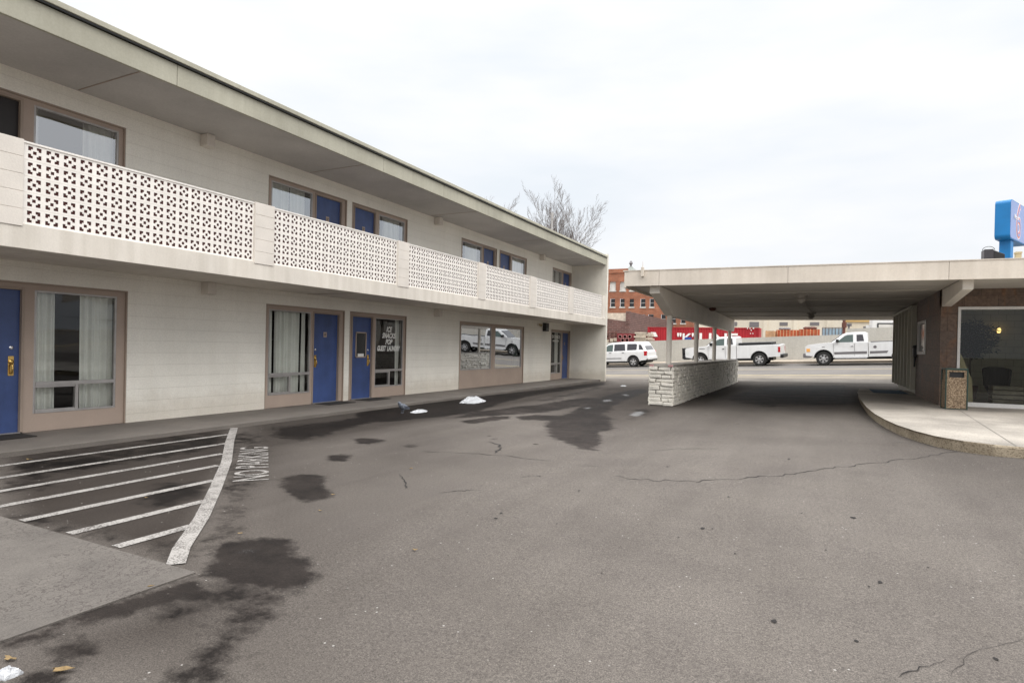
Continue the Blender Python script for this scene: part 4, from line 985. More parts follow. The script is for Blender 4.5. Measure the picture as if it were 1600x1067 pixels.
def wheel(par, x, y, r, six):
    s = 1 if y > 0 else -1
    w_ = MB().lathe([(r*.62,-.13),(r*.9,-.135),(r*.985,-.11),(r,-.06),(r,.06),(r*.985,.11),(r*.9,.135),(r*.62,.13),(r*.60,.02),(r*.60,-.02),(r*.62,-.13)], (x,y,r), 'y', 30, False).build('wheel', M['rubber'], par)
    rb = MB().lathe([(r*.62,.0),(r*.66,.118*s),(r*.60,.122*s),(r*.54,.07*s),(r*.16,.06*s)], (x,y,r), 'y', 26)
    rb.lathe([(r*.20,.04*s),(r*.19,.115*s),(r*.06,.13*s)], (x,y,r), 'y', 14)
    for i in range(six):
        a = 2*math.pi*i/six+.3; ca, sa = math.cos(a), math.sin(a); wd = r*.09
        pts = [(r*.12*ca-wd*sa, r*.12*sa+wd*ca), (r*.12*ca+wd*sa, r*.12*sa-wd*ca), (r*.6*ca+wd*1.3*sa, r*.6*sa-wd*1.3*ca), (r*.6*ca-wd*1.3*sa, r*.6*sa+wd*1.3*ca)]
        rb.prism([(x+p_, r+q_) for p_, q_ in pts], y+s*.065, y+s*.112, 'y')
    rb.build('rim', M['rim'], w_)
    hb = MB()
    for i in range(six):
        a = 2*math.pi*(i+.5)/six+.3; hb.lathe([(r*.115,.07*s),(r*.115,.116*s)], (x+r*.40*math.cos(a), y, r+r*.40*math.sin(a)), 'y', 8)
    hb.build('rim_openings', M['black'], w_)
    return w_
def truck(label, loc, rot, L_=5.9, wb=3.6, guard=False, stripe=False, cabend=3.35, toolbox=False, group=None):
    t = thing('pickup_truck', label, 'pickup truck', loc, group, rot)
    xf, xr, r = 1.02, 1.02+wb, .42; aw = .53; hw, tk, zr = .99, .26, 1.28
    body = [(.06,.62),(.04,.80),(.04,1.16),(.15,1.25),(.55,1.30),(1.42,1.36),(cabend,1.33),(cabend,.47)]
    body += [(xf+aw,.47)]+arc(xf, .44, aw, 12, 0, 180)+[(xf-aw,.56)]
    sideshell(body, hw, tk, zr).build('body', M['paint'], t, .035)
    bx0 = cabend+.03
    bed = [(bx0,.50),(bx0,1.33),(L_-.06,1.35),(L_-.02,1.30),(L_-.02,.60),(xr+aw,.56)]+arc(xr, .44, aw, 12, 0, 180)+[(xr-aw,.50)]
    bd = sideshell(bed, hw, tk, zr).build('bed', M['paint'], t, .03)
    MB().box(bx0+.08, L_-.12, -.82, .82, 1.345, 1.352).build('bed_floor', M['black'], bd)
    cab = [(1.36,1.29),(2.02,1.82),(2.22,1.915),(2.6,1.94),(cabend-.15,1.93),(cabend-.02,1.86),(cabend,1.30)]
    sideshell(cab, hw-.01, tk, zr).build('cab', M['paint'], t, .04)
    d0, d1 = 1.58, 2.62
    Flank([(1.72,1.37),(2.16,1.74),(2.30,1.80),(2.60,1.81),(2.60,1.37)], hw-.01, tk, zr).build('side_window', M['carglass'], t)
    Flank([(2.78,1.40),(2.78,1.80),(3.10,1.80),(3.16,1.42)], hw-.01, tk, zr).build('rear_side_window', M['carglass_dark'], t)
    ws = MB(); ws.add([(1.46,-.86,1.385),(1.46,.86,1.385),(2.03,.74,1.845),(2.03,-.74,1.845),(1.44,-.86,1.40),(1.44,.86,1.40),(2.01,.74,1.858),(2.01,-.74,1.858)], [(0,1,2,3),(7,6,5,4),(0,4,5,1),(1,5,6,2),(2,6,7,3),(3,7,4,0)])
    ws.build('windshield', M['carglass_dark'], t)
    # door shut lines and handles
    gl = MB()
    for x in (1.56, 2.66): gl.v += []; gl.box(x, x+.012, -hw-.004, -hw+.03, .55, 1.31); gl.box(x, x+.012, hw-.03, hw+.004, .55, 1.31)
    gl.build('door_gaps', M['stripe'], t)
    for s in (-1,1):
        MB().box(2.48, 2.60, s*hw-.03, s*hw+.03, 1.12, 1.17).build('door_handle', M['black' if guard else 'chrome'], t, .01)
        m_ = MB().box(1.72, 1.86, s*(hw+.02)-.02, s*(hw+.22)+.02*s, 1.36, 1.56) if s > 0 else MB().box(1.72, 1.86, -hw-.24, -hw-.0, 1.36, 1.56)
        m_.build('mirror', M['black'], t, .02)
        MB().box(.02, .16, s*.72-.16, s*.72+.24 if s > 0 else s*.72+.16, .86, 1.06).build('headlight', M['lamp_lens'], t, .02)
        MB().box(.10, .30, s*(hw-.02)-.035, s*(hw-.02)+.035, .84, 1.04).build('indicator', M['amber'] if stripe else M['lamp_lens'], t, .008)
        MB().box(L_-.14, L_-.005, s*(hw-.02)-.03, s*(hw-.02)+.03, .86, 1.20).build('tail_light', M['red_lens'], t, .01)
        wheel(t, xf, s*(hw-.17), r, 6); wheel(t, xr, s*(hw-.17), r, 6)
    ar = MB()
    for xc in (xf, xr):
        o1 = arc(xc, .44, aw+.015, 12); i1 = arc(xc, .44, aw-.035, 12); n = len(o1)
        for s in (-1,1):
            V = [(x,s*(hw-.02),z) for x, z in o1+i1]+[(x,s*(hw-.08),z) for x, z in o1+i1]
            for i in range(n-1): ar.add([V[i],V[i+1],V[n+i+1],V[n+i]], [(0,1,2,3)]); ar.add([V[n+i],V[n+i+1],V[3*n+i+1],V[3*n+i]], [(0,1,2,3)])
        ar.box(xc-.5, xc+.5, -.72, .72, .45, .95)
    ar.build('wheel_wells', M['black'], t)
    MB().box(.7, L_-.5, -.6, .6, .34, .60).build('chassis', M['black'], t)
    MB().box(.0, .05, -.66, .66, .82, 1.08).build('grille', M['chrome'] if stripe else M['black'], t, .01)
    MB().box(-.10, .30, -.985, .985,   .48, .76).build('front_bumper', M['stripe'] if stripe else M['black'], t, .04)
    MB().box(L_-.04, L_+.16, -.92, .92, .50, .72).build('rear_bumper', M['black'], t, .03)
    if guard:
        g = MB()
        for y in (-.85,-.42,.42,.85): g.box(-.20,-.12,y-.03,y+.03,.52,1.26)
        for z in (.62,.78,.94,1.10,1.22): g.box(-.18,-.14,-.85,.85,z-.02,z+.02)
        for y in (-.85,.85): g.box(-.16,.05,y-.025,y+.025,.95,1.22)
        g.box(-.15,-.13,-.85,.85,.55,1.22)
        g.build('grille_guard', M['black'], t, .01)
    if toolbox: MB().box(bx0+.1, bx0+2.1, -.90, .90, 1.355, 1.50).build('bed_tool_box', M['black'], t, .02)
    if stripe:
        Flank([(1.60,.66),(1.60,.80),(cabend-.06,.82),(cabend-.06,.68)], hw, tk, zr, .006).build('side_stripe', M['stripe'], t)
        Flank([(bx0+.06,.68),(bx0+.06,.82),(bx0+.98,.83),(bx0+.90,.70)], hw, tk, zr, .006).build('side_stripe', M['stripe'], t)
        for s in (-1,1):
            MB().box(1.62, cabend-.05, s*1.02-.08, s*1.02+.08, .40, .45).build('running_board', M['chrome'], t, .01)
        MB().lathe([(.085,0),(.085,.012),(.03,.02)], (bx0+.32, -hw-.008, 1.06), 'y', 16).build('fuel_cap', M['stripe'], t)
        MB().box(.95,1.10,-hw-.008,-hw+.0,1.09,1.13).build('badge', M['stripe'], t)
    else:
        MB().box(.98,1.35,-hw-.006,-hw+.0,1.17,1.20).build('side_vent', M['black'], t)
    return t
def vloc(X, v=42.6): Y = v-SK*(X+5); return (X, Y, float(ground(X, Y))+.012)
slope = math.atan(.05-.042*SK)
vrot = (math.atan(.042), -slope, -math.atan(SK))
pA = onz(1069, 572, .50)
def xat(px, v):                                       # where a viewing column crosses the row of parked cars
    r_ = ray(px, 560); X = r_[0]/r_[1]*40
    for _ in range(30): Y = v-SK*(X+5); X = r_[0]/r_[1]*Y
    return X
xa = xat(1073, 41.6)
truck('white pickup truck with a black grille guard and a black box in its bed', vloc(xa, 42.6), vrot, 6.0, 3.72, guard=True, toolbox=True)
xb = xat(1261, 41.6)
truck('white pickup truck with dark side stripes and amber indicator, right of the other', vloc(xb, 42.6), vrot, 6.3, 4.0, stripe=True)
def suv(loc, rot):
    t = thing('parked_suv', 'white sport utility vehicle with tinted windows parked nearest the motel end wall', 'suv', loc, None, rot)
    L_ = 5.0; xf, xr, r = .95, 3.92, .38; aw = .47; hw, tk, zr = .95, .30, 1.02
    body = [(.05,.55),(.02,.85),(.15,.98),(1.25,1.10),(2.5,1.12),(L_-.10,1.14),(L_-.02,1.05),(L_,.62),(L_-.12,.50),(xr+aw,.44)]+arc(xr,.40,aw,12,0,180)+[(xr-aw,.42),(xf+aw,.42)]+arc(xf,.40,aw,12,0,180)+[(xf-aw,.48)]
    sideshell(body, hw, tk*.5, zr).build('body', M['paint'], t, .04)
    cab = [(1.20,1.06),(1.90,1.62),(2.2,1.74),(3.2,1.80),(L_-.55,1.77),(L_-.38,1.68),(L_-.08,1.08)]
    sideshell(cab, hw-.005, tk, zr).build('cabin', M['paint'], t, .05)
    Flank([(1.50,1.14),(1.98,1.58),(2.14,1.62),(2.38,1.63),(2.38,1.14)], hw-.005, tk, zr).build('side_window', M['carglass'], t)
    Flank([(2.48,1.16),(2.48,1.64),(3.28,1.65),(3.33,1.18)], hw-.005, tk, zr).build('side_window', M['carglass_dark'], t)
    Flank([(3.48,1.20),(3.46,1.65),(4.12,1.64),(4.20,1.58),(4.18,1.22)], hw-.005, tk, zr).build('rear_side_window', M['carglass_dark'], t)
    Flank([(4.36,1.24),(4.34,1.60),(4.50,1.56),(4.70,1.22)], hw-.005, tk, zr).build('quarter_window', M['carglass_dark'], t)
    MB().add([(1.28,-.80,1.16),(1.28,.80,1.16),(1.90,.70,1.65),(1.90,-.70,1.65)], [(0,1,2,3)]).build('windshield', M['carglass_dark'], t)
    rw = MB(); rw.add([(L_-.12,-.72,1.20),(L_-.12,.72,1.20),(L_-.36,.64,1.62),(L_-.36,-.64,1.62)], [(0,1,2,3)]); rw.build('rear_window', M['carglass_dark'], t)
    for s in (-1,1):
        MB().box(L_-.28, L_-.015, s*(hw-.045)-.045, s*(hw-.045)+.045, .78, 1.12).build('tail_light', M['red_lens'], t, .03)
        MB().box(.02,.2,s*.70-.12,s*.70+.12,.70,.86).build('headlight', M['lamp_lens'], t, .02)
        for x in (2.12, 3.10): MB().box(x, x+.16, s*hw-.03, s*hw+.03, 1.02, 1.055).build('door_handle', M['black'], t, .01)
        MB().box(1.55,1.68,s*(hw+.09)-.09,s*(hw+.09)+.09,1.14,1.30).build('mirror', M['black'], t, .03)
        wheel(t, xf, s*(hw-.15), r, 5); wheel(t, xr, s*(hw-.15), r, 5)
        MB().box(1.5, 3.05, s*hw-.02, s*hw+.02, .62, .66).build('side_trim', M['black'], t, .005)
    b = MB()
    for xc in (xf, xr): b.box(xc-.44, xc+.44, -.70, .70, .40, .85)
    b.box(.8, L_-.15, -.6, .6, .28, .5); b.box(L_-.05, L_+.12, -.75, .75, .42, .50); b.build('underbody', M['black'], t)
    MB().box(L_-.05,L_+.10,-.88,.88,.50,.70).build('rear_bumper', M['paint'], t, .04)
    MB().box(-.06,.1,-.88,.88,.42,.64).build('front_bumper', M['paint'], t, .04)
    return t
xs_ = xat(1015, 41.6)-5.0
suv(vloc(xs_, 42.6), vrot)

# ------------------------------------------------------------------ beyond the street
def ramp_wall(name, m, label, cat, X0, X1, v0, th, ztop, zbot=-.5, n=20, street=True):
    b = MB(); V = []
    for i in range(n+1):
        X = lerp(X0, X1, i/n); Y = v0-SK*(X+5) if street else v0
        zt_ = float(ztop(X)); zb_ = float(zs(X, Y))+zbot
        V += [(X,Y,zb_),(X,Y,zt_),(X,Y+th,zt_),(X,Y+th,zb_)]
    Fc = []
    for i in range(n):
        a = i*4; c = a+4
        for k_ in range(4): Fc.append((a+k_, a+(k_+1)%4, c+(k_+1)%4, c+k_))
    Fc += [(0,1,2,3), tuple(range(4*n, 4*n+4))[::-1]]
    o = b.add(V, Fc).build(name, m); return tag(o, label, cat)
VW = 46.4
def wtop(X): Y = VW-SK*(X+5); return zs(X, Y)+.15+1.62
xstep = xat(1322, VW)
ramp_wall('retaining_wall', M['retwall'], 'long plain concrete retaining wall behind the parked vehicles', 'wall', -45, xstep, VW, .3, wtop)
ramp_wall('retaining_wall', M['retwall'], 'higher concrete wall section behind the bed of the striped pickup', 'wall', xstep+.005, 40, VW, .3, lambda X: wtop(X)+.38)
def yz(X): return 1.75+.05*(np.clip(X,-40,25)+12)
V = []; 
for i in range(21):
    X = lerp(-60, 60, i/20)
    for Y in (VW-SK*(X+5)+.28, 140): V.append((X, Y, float(yz(X))))
tag(MB().add(V, [(2*i,2*i+2,2*i+3,2*i+1) for i in range(20)]).build('yard_ground', M['apron'], recalc=False), kind='structure')

# shipping container: corrugated sides, posts, rails
ct = thing('shipping_container', 'long red corrugated shipping container with white letters behind the concrete wall', 'shipping container')
DC = 66.0; c0 = atd(1012, 511, DC*1.03); c1 = ony(1187, 510, c0[1]); zt_ = c0[2]; cy = c0[1]; zb_ = zt_-2.6
b = MB(); n = int((c1[0]-c0[0])/.28*2); xsn = np.linspace(c0[0]+.12, c1[0]-.12, n*2+1); V = []; 
for i, x in enumerate(xsn):
    ddy = .05 if (i//2) % 2 else 0.0; V += [(x, cy+.03+ddy, zb_+.12), (x, cy+.03+ddy, zt_-.1)]
b.add(V, [(2*i, 2*i+2, 2*i+3, 2*i+1) for i in range(len(xsn)-1)])
b.build('side_panel', M['contred'], ct, recalc=False)
b = MB().box(c0[0],c1[0],cy,cy+.1,zt_-.1,zt_); b.box(c0[0],c1[0],cy,cy+.1,zb_,zb_+.12); b.box(c0[0],c0[0]+.14,cy-.01,cy+.12,zb_,zt_); b.box(c1[0]-.14,c1[0],cy-.01,cy+.12,zb_,zt_); b.box(c0[0],c1[0],cy+.12,cy+2.44,zb_,zt_-.01)
b.build('frame', M['contred'], ct)
pxm = (c1[0]-c0[0])/175.
def cpos(px): return ony(px, 520, cy)[0]
for s, px, py, sz, sx in (('"K"',1073,536,1.35,1.15), ('LINE',1122,540,1.75,1.15)):
    o = textmesh('lettering', s, M['paintwhite'], ct, size=sz, extrude=.01, bold=.03, sx=sx, mat4=Matrix.Translation((cpos(px), cy-.02, ony(px,py,cy)[2]+.10)) @ frame4((0,0,0),(1,0,0),(0,0,1)))
q0 = cpos(1016.5); q1 = cpos(1028); z0_, z1_ = ony(1022,526,cy)[2], ony(1022,519,cy)[2]
MB().add([(q0+.25,cy-.02,z0_),(q1,cy-.02,z0_),(q1-.25,cy-.02,z1_),(q0,cy-.02,z1_)], [(0,1,2,3)]).build('white_placard', M['paintwhite'], ct, recalc=False)
b = MB()
for px, py, w_ in ((1167,513,2),(1171,513,2),(1176,513,3),(1173,516,2),(1172,521,2),(1176,521,1.5)):
    x = cpos(px); z = ony(px,py,cy)[2]; b.box(x, x+w_*pxm*.7, cy-.03, cy-.02, z-.05, z+.05)
b.build('id_marks', M['paintwhite'], ct)
MB().box(cpos(1071),cpos(1081),cy-.3,cy-.12,zb_,ony(1075,527,cy)[2]).build('blue_panel', plain('blue board',(.02,.07,.3)), ct)

# pipe rack and stacks left of the container
yk = 62.0
def by(px, py, Y=yk): return ony(px, py, Y)
rk = thing('pipe_crate', 'maroon steel crate with round pipe ends stacked behind the wall above the suv', 'pipe crate')
a = by(964,521); b2 = by(992,536); 
MB().box(a[0], b2[0], yk, yk+2.2, b2[2]-1, a[2]).build('crate_body', M['maroon'], rk)
b = MB()
for px, py in ((969,526),(976.5,526),(984,526),(973,531.5),(980,531.5)):
    p = by(px, py, yk-.05); b.lathe([(.22,.0),(.22,-.12),(.15,-.12),(.15,.0)], (p[0], yk, p[2]), 'y', 14)
b.build('pipe_ends', mat('pinkish steel', (.38,.17,.16), .6), rk)
lb = thing('timber_stack', 'stack of pale beams and boards between the pipe crate and the red container', 'timber stack')
b = MB(); rn = random.Random(4)
for i, (pxa, pxb, py) in enumerate(((992,1010,520),(994,1011,523),(991,1009,526),(993,1012,529),(991,1010,532),(993,1011,535))):
    p, q = by(pxa,py), by(pxb,py); b.box(p[0], q[0], yk-rn.uniform(0,.4), yk+3, p[2]-.10, p[2]+.07)
b.build('boards', M['timber'], lb)
b = MB()
for px in (995, 1004, 1010): p = by(px,519); b.box(p[0]-.05,p[0]+.05,yk+.1,yk+.3,1.5,p[2])
b.build('bearers', M['rust'], lb)
rf = thing('rusty_scaffold', 'rusty steel frames heaped at the left beside the motel end wall', 'scaffold frames')
b = MB(); rn = random.Random(2)
for px in (948,951,955,958,961,964): p = by(px, rn.uniform(513,520), yk+1); b.tube((p[0],yk+1,1.4),(p[0]+rn.uniform(-.1,.1),yk+1.1,p[2]),.06,n=6)
for py in (520,524,529,533): p, q = by(946,py,yk+.9), by(965,py+rn.uniform(-1,1),yk+.9); b.tube(tuple(p), tuple(q), .05, n=6)
b.build('steel_tubes', M['rust'], rf)
b = MB()
for px,py in ((948,533),(956,531),(962,530)): p = by(px,py,yk+.5); b.box(p[0]-.16,p[0]+.16,yk+.4,yk+.8,p[2]-.2,p[2]+.15)
b.build('couplers', M['timber'], rf)

# red brick building
bb = thing('brick_building', 'tall red brick building with rows of sash windows beyond the street', 'building')
YBk = 104.0
def bp(px, py, Y=YBk): return ony(px, py, Y)
x0b, x1b = bp(905,450)[0], bp(1084,450)[0]; ztb = bp(960,427)[2]; ztc = bp(1080,424)[2]
wins = []
r1 = [(953,962),(969,977.5),(984,992),(1001,1009),(1015,1023),(1032,1040),(1047,1055),(1063,1071)]
for a, b_ in r1: wins.append((bp(a,450)[0], bp(b_,450)[0], bp(a,454)[2], bp(a,440.5)[2], 'boarded'))
for a, b_ in ((954,961),(969,976),(983.5,990.5),(1001,1008.5),(1015.5,1022),(1034,1041),(1049,1056),(1064,1071)): wins.append((bp(a,470)[0], bp(b_,470)[0], bp(a,479.5)[2], bp(a,467)[2], 'dark'))
for a, b_ in ((954,961),(969,976),(984,991),(1001,1008),(1013,1021),(1033,1040),(1049,1056),(1064,1071)): wins.append((bp(a,500)[0], bp(b_,500)[0], bp(a,505)[2], bp(a,491.5)[2], 'dark'))
Xs = sorted({x0b, x1b, *[w_[0] for w_ in wins], *[w_[1] for w_ in wins]}); Zs = sorted({0.0, ztb, *[w_[2] for w_ in wins], *[w_[3] for w_ in wins]})
b = MB()
for i in range(len(Xs)-1):
    for j in range(len(Zs)-1):
        xc, zc = (Xs[i]+Xs[i+1])/2, (Zs[j]+Zs[j+1])/2
        if not any(w_[0] < xc < w_[1] and w_[2] < zc < w_[3] for w_ in wins): b.add([(Xs[i],YBk,Zs[j]),(Xs[i+1],YBk,Zs[j]),(Xs[i+1],YBk,Zs[j+1]),(Xs[i],YBk,Zs[j+1])], [(0,1,2,3)])
b.add([(x1b,YBk,0),(x1b,YBk+18,0),(x1b,YBk+18,ztb),(x1b,YBk,ztb)], [(0,1,2,3)]); b.add([(x0b,YBk,0),(x0b,YBk+18,0),(x0b,YBk+18,ztb),(x0b,YBk,ztb)], [(3,2,1,0)]); b.add([(x0b,YBk,ztb),(x1b,YBk,ztb),(x1b,YBk+18,ztb),(x0b,YBk+18,ztb)], [(0,1,2,3)])
b.build('wall', M['redbrick'], bb, recalc=False)
for x0, x1, z0, z1, kind in wins:
    f = MB(); f.box(x0-.12, x1+.12, YBk-.10, YBk+.25, z0-.22, z0)
    if kind == 'dark': f.box(x0, x1, YBk+.2, YBk+.235, (z0+z1)/2-.03, (z0+z1)/2+.03)
    else: f.box(x0, x0+.09, YBk+.12, YBk+.24, z0, z1); f.box(x1-.09, x1, YBk+.12, YBk+.24, z0, z1); f.box(x0, x1, YBk+.12, YBk+.24, z1-.12, z1)
    wn_ = f.build('window', M['boarded'], bb)
    MB().box(x0, x1, YBk+.24, YBk+.3, z0, z1).build('pane', M[kind], wn_)
MB().box(x0b-.1, bp(981,421)[0], YBk-.12, YBk+.3, ztb+.003, ztb+.75).build('parapet', M['redbrick'], bb)
p = bp(985, 417); q_ = bp(972,421)
ap = thing('cupola_building', 'grey peaked cupola roof with a small finial poking up behind the brick building', 'building')
pk = ony(984, 412, 130); bl = ony(965, 424, 130); br_ = ony(1001, 424, 130)
Rc = (ony(993,420,134)[0]-ony(971,420,134)[0])/2; pb_ = ony(982.5,422,134); pk = ony(984,414.5,134); hc = pk[2]-pb_[2]
MB().lathe([(Rc*1.15,-1.0),(Rc,0),(Rc*.45,hc*.5),(Rc*.16,hc*.92),(Rc*.14,hc)], (pb_[0],134+Rc,pb_[2]), 'z', 10).build('roof', mat('grey roofing', (.27,.29,.27), .8), ap)
MB().box(pb_[0]-Rc*.8, pb_[0]+Rc*.8, 134.5, 134+2*Rc, 0, pb_[2]-.5).build('tower', M['redbrick'], ap)
MB().lathe([(Rc*.15,0),(Rc*.15,.4),(Rc*.3,.6),(.15,1.2)], (pb_[0],134+Rc,pk[2]), 'z', 8).build('finial', M['stripe'], ap)

# brown brick low building
lbk = thing('brown_brick_building', 'low brown brick building with a stepped pale parapet in front of the red brick one', 'building')
YL = 76.0
k0 = ony(983.5, 487, YL); k1 = ony(946, 497.5, YL); kb = ony(983.5, 503, YL)
side_end = onx(1052, 505, k0[0])
zf = side_end[2]
V = [(k0[0],YL,1),(k0[0],side_end[1],1),(k0[0],side_end[1],k0[2]),(k0[0],YL,k0[2])]
b = MB().add(V, [(0,1,2,3)])
xl = ony(900, 490, YL)[0]; zl_ = ony(900, 489, YL)[2]
b.add([(xl,YL,1),(k0[0],YL,1),(k0[0],YL,kb[2]),(xl,YL,kb[2]+(k1[2]-kb[2])*(k0[0]-xl)/(k0[0]-k1[0]))], [(0,1,2,3)])
b.build('wall', M['brownbrick'], lbk, recalc=False)
q1_ = ony(981, 489, YL+.2)
MB().add([(xl,YL+.15,2),(k0[0]-.02,YL+.15,2),(k0[0]-.02,YL+.15,ony(981,489,YL)[2]),(xl,YL+.15,ony(981,489,YL)[2])], [(0,1,2,3)]).build('pale_parapet', mat('pale stucco', (.70,.60,.49), .9), lbk, recalc=False)
MB().box(k0[0]-.45, k0[0]+.05, YL-.06, YL+.5, kb[2]-.3, k0[2]+.05).build('pier', M['brownbrick'], lbk)
MB().add([(xl,YL+.15,k0[2]-.4),(k0[0],YL+.15,k0[2]-.4),(k0[0],side_end[1],k0[2]-.4),(xl,side_end[1],k0[2]-.4)], [(0,1,2,3)]).build('roof', M['cap'], lbk, recalc=False)

# cream building and its neighbours, seen under the canopy
cbd = thing('cream_building', 'long cream industrial building with small dark vents seen under the canopy', 'building')
YC = 88.0
ca, ce = ony(1086, 500, YC)[0], ony(1318, 500, YC)[0]; zc_ = ony(1150, 487, YC)[2]
MB().box(ca, ce, YC, YC+20, 0, zc_).build('wall', M['cream'], cbd)
MB().box(ca-.1, ce+.1, YC-.1, YC+20.1, zc_, zc_+.3).build('roof', M['cap'], cbd)
for a, b_, c, d_ in ((1218,1231,503.5,508.8),(1265.5,1280,503.5,508.5),(1171,1186,503,511),(1140,1152,503,509)):
    p, q = ony(a,d_,YC), ony(b_,c,YC); f = MB().box(p[0], q[0], YC-.06, YC-.0, p[2], q[2]).build('vent', M['stripe'], cbd)
b = MB()
for px in (1196, 1243, 1295): p = ony(px,505,YC); b.box(p[0]-.25,p[0]+.25,YC-.15,YC,0,zc_-.01)
b.build('pilasters', M['cream'], cbd)
od = thing('ochre_building', 'ochre and cream building with rooftop clutter right of the utility pole', 'building')
ca, ce = ony(1320, 500, 92)[0], ony(1430, 500, 92)[0]; z1_ = ony(1340, 503, 92)[2]; z2_ = ony(1340, 485, 92)[2]
MB().box(ca, ce, 92, 108, 0, z1_-.0).build('lower_wall', M['cream'], od); MB().box(ca-.2, ce, 91.8, 108, z1_+.003, z2_).build('upper_wall', M['ochre'], od)
up = thing('utility_pole', 'dark brown utility pole standing at the corner of the cream building', 'utility pole')
p = ony(1318.5, 520, 60); b = MB().tube((p[0],60,1.2),(p[0],60,7.4),.13,.10,8).build('pole', M['rust'], up)
MB().box(p[0]-.17,p[0]+.2,59.85,60.1,ony(1318,512,60)[2],ony(1318,504,60)[2]).build('transformer', M['rust'], up)
MB().box(p[0]-.9,p[0]+.9,59.95,60.05,6.6,6.75).build('crossarm', M['rust'], up)
for (a, b_, t_, m_, lab, Yc) in ((1196,1211.5,516.5,'tan','pale orange slatted crate stack, leftmost behind the wall',52.),(1213,1248,515,'orange','rust red slatted crate stack with grey sacks on top behind the wall',52.5),(1248.5,1281,514,'orange','rust red slatted crate stack with a pale round end, left of the blue panel',53.)):
    cr_ = thing('slatted_crate', lab, 'crate', group='crate stacks behind the concrete wall')
    p, q = ony(a,t_,Yc), ony(b_,t_,Yc); z0_ = 1.7
    MB().box(p[0], q[0], Yc, Yc+1.2, z0_, p[2]-.02).build('crate_body', M[m_], cr_)
    s_ = MB(); nn = max(3, int((q[0]-p[0])/.22))
    for i in range(nn):
        x = lerp(p[0], q[0], (i+.2)/nn); s_.box(x, x+.05, Yc-.05, Yc, z0_, p[2])
    s_.build('slats', M['tan'], cr_)
    if m_ == 'orange':
        s_ = MB(); rn = random.Random(int(a))
        for i in range(6): x = rn.uniform(p[0]+.2,q[0]-.4); s_.lathe([(.05,0),(.22,.06),(.2,.16),(.05,.22)], (x,Yc+.5,p[2]-.02), 'z', 8)
        s_.build('sacks', M['stripe'] if a < 1230 else M['rust'], cr_)
bp_ = thing('blue_panel_rack', 'pale blue sheet panels standing behind the wall left of the utility pole', 'panel rack')
p, q = ony(1285,512,54.), ony(1316,511,54.)
MB().box(p[0], q[0], 54, 54.06, 1.8, p[2]-.06).build('sheets', M['tarp'], bp_)
b = MB()
for i in range(7): x = lerp(p[0], q[0], i/6); b.box(x-.03, x+.03, 53.95, 54.0, 1.8, p[2])
b.box(p[0], q[0], 53.95, 54.0, p[2]-.03, p[2]+.03); b.build('frame', M['stripe'], bp_)
tl = thing('box_trailer', 'white box trailer with a large pale side opening behind the higher wall', 'trailer')
p, q = ony(1362,499,50.5), ony(1440,517,50.5)
MB().box(p[0], p[0]+6.5, 50.5, 52.8, q[2]-.6, p[2]+.12).build('trailer_body', M['white'], tl, .12)
a = ony(1371,504.5,50.4); b2 = ony(1371,517,50.4)
MB().box(a[0], a[0]+5, 50.44, 50.49, b2[2], a[2]).build('opening_frame', M['black'], tl, .02)
MB().box(a[0]+.08, a[0]+4.95, 50.40, 50.435, b2[2], a[2]-.10).build('side_panel', M['boarded'], tl)
yc = thing('yard_machine', 'grey winch machine with arms on the yard behind the pickup cab', 'machine')
b = MB()
for px, py, wpx in ((1325,508,3),(1341,513,3),(1349,510,4),(1355,512,6)):
    p = ony(px,py,51.); b.box(p[0], p[0]+wpx*.04, 51, 51.3, 1.8, p[2])
p, q = ony(1323,507,51.), ony(1331,506,51.); b.box(p[0], q[0], 51, 51.3, p[2]-.12, p[2]+.08)
b.build('posts', M['stripe'], yc)
p, q = ony(1336,514,51.), ony(1362,513,51.); MB().box(p[0], q[0], 51.1, 51.9, 2.2, p[2]).build('machine_body', M['retwall'], yc)
p, q = ony(1353,508,51.), ony(1360,517,51.); MB().box(p[0], q[0], 50.9, 51.0, q[2], p[2]).build('control_box', M['white'], yc)

# ------------------------------------------------------------------ bare trees
def tree(label, base, height, seed, spread=.42, stems=5, zstart=3.0, tdia=.16):
    t = thing('bare_tree', label, 'tree', base, 'bare trees behind the motel roof')
    rn = random.Random(seed); bt = MB(); bc = MB()
    bt.tube((0,0,0), (.1,0,zstart), tdia*1.8, tdia*1.5, 10)
    def grow(p, d, ln, r, lvl):
        seg = 5 if lvl < 2 else 3; q = Vector(p); dd = Vector(d)
        for i in range(seg):
            dd = (dd+Vector((rn.gauss(0,.045),rn.gauss(0,.045),.09 if lvl else .03))).normalized()
            nq = q+dd*ln/seg; r2 = r*(1-.62*(i+1)/seg) if lvl < 4 else r*.5
            bc.tube(q, nq, r*(1-.62*i/seg), r2, 5 if lvl > 1 else 7, False); q = nq
            if lvl < 4 and (i > 0 or lvl > 0):
                for _ in range(2 if rn.random() < .6 else 1):
                    az = rn.uniform(0, 6.28); tilt = rn.uniform(.30,.62); side = dd.orthogonal().normalized(); side.rotate(Matrix.Rotation(az, 3, dd))
                    nd = (dd*math.cos(tilt)+side*math.sin(tilt)).normalized()
                    grow(q, nd, ln*rn.uniform(.38,.58)*(1-.3*i/seg), max(.0065, r*(1-.62*(i+1)/seg)*.6), lvl+1)
    for k_ in range(stems):
        az = 6.28*k_/stems+rn.uniform(-.3,.3); tl_ = spread*rn.uniform(.45,1.0) if k_ else .05
        grow((0,0,zstart-.1), (math.cos(az)*math.sin(tl_), math.sin(az)*math.sin(tl_), math.cos(tl_)), (height-zstart)*rn.uniform(.80,1.0), tdia*rn.uniform(.75,1), 0)
    bt.build('trunk', M['bark'], t); bc.build('crown', M['bark'], t, recalc=False)
    return t
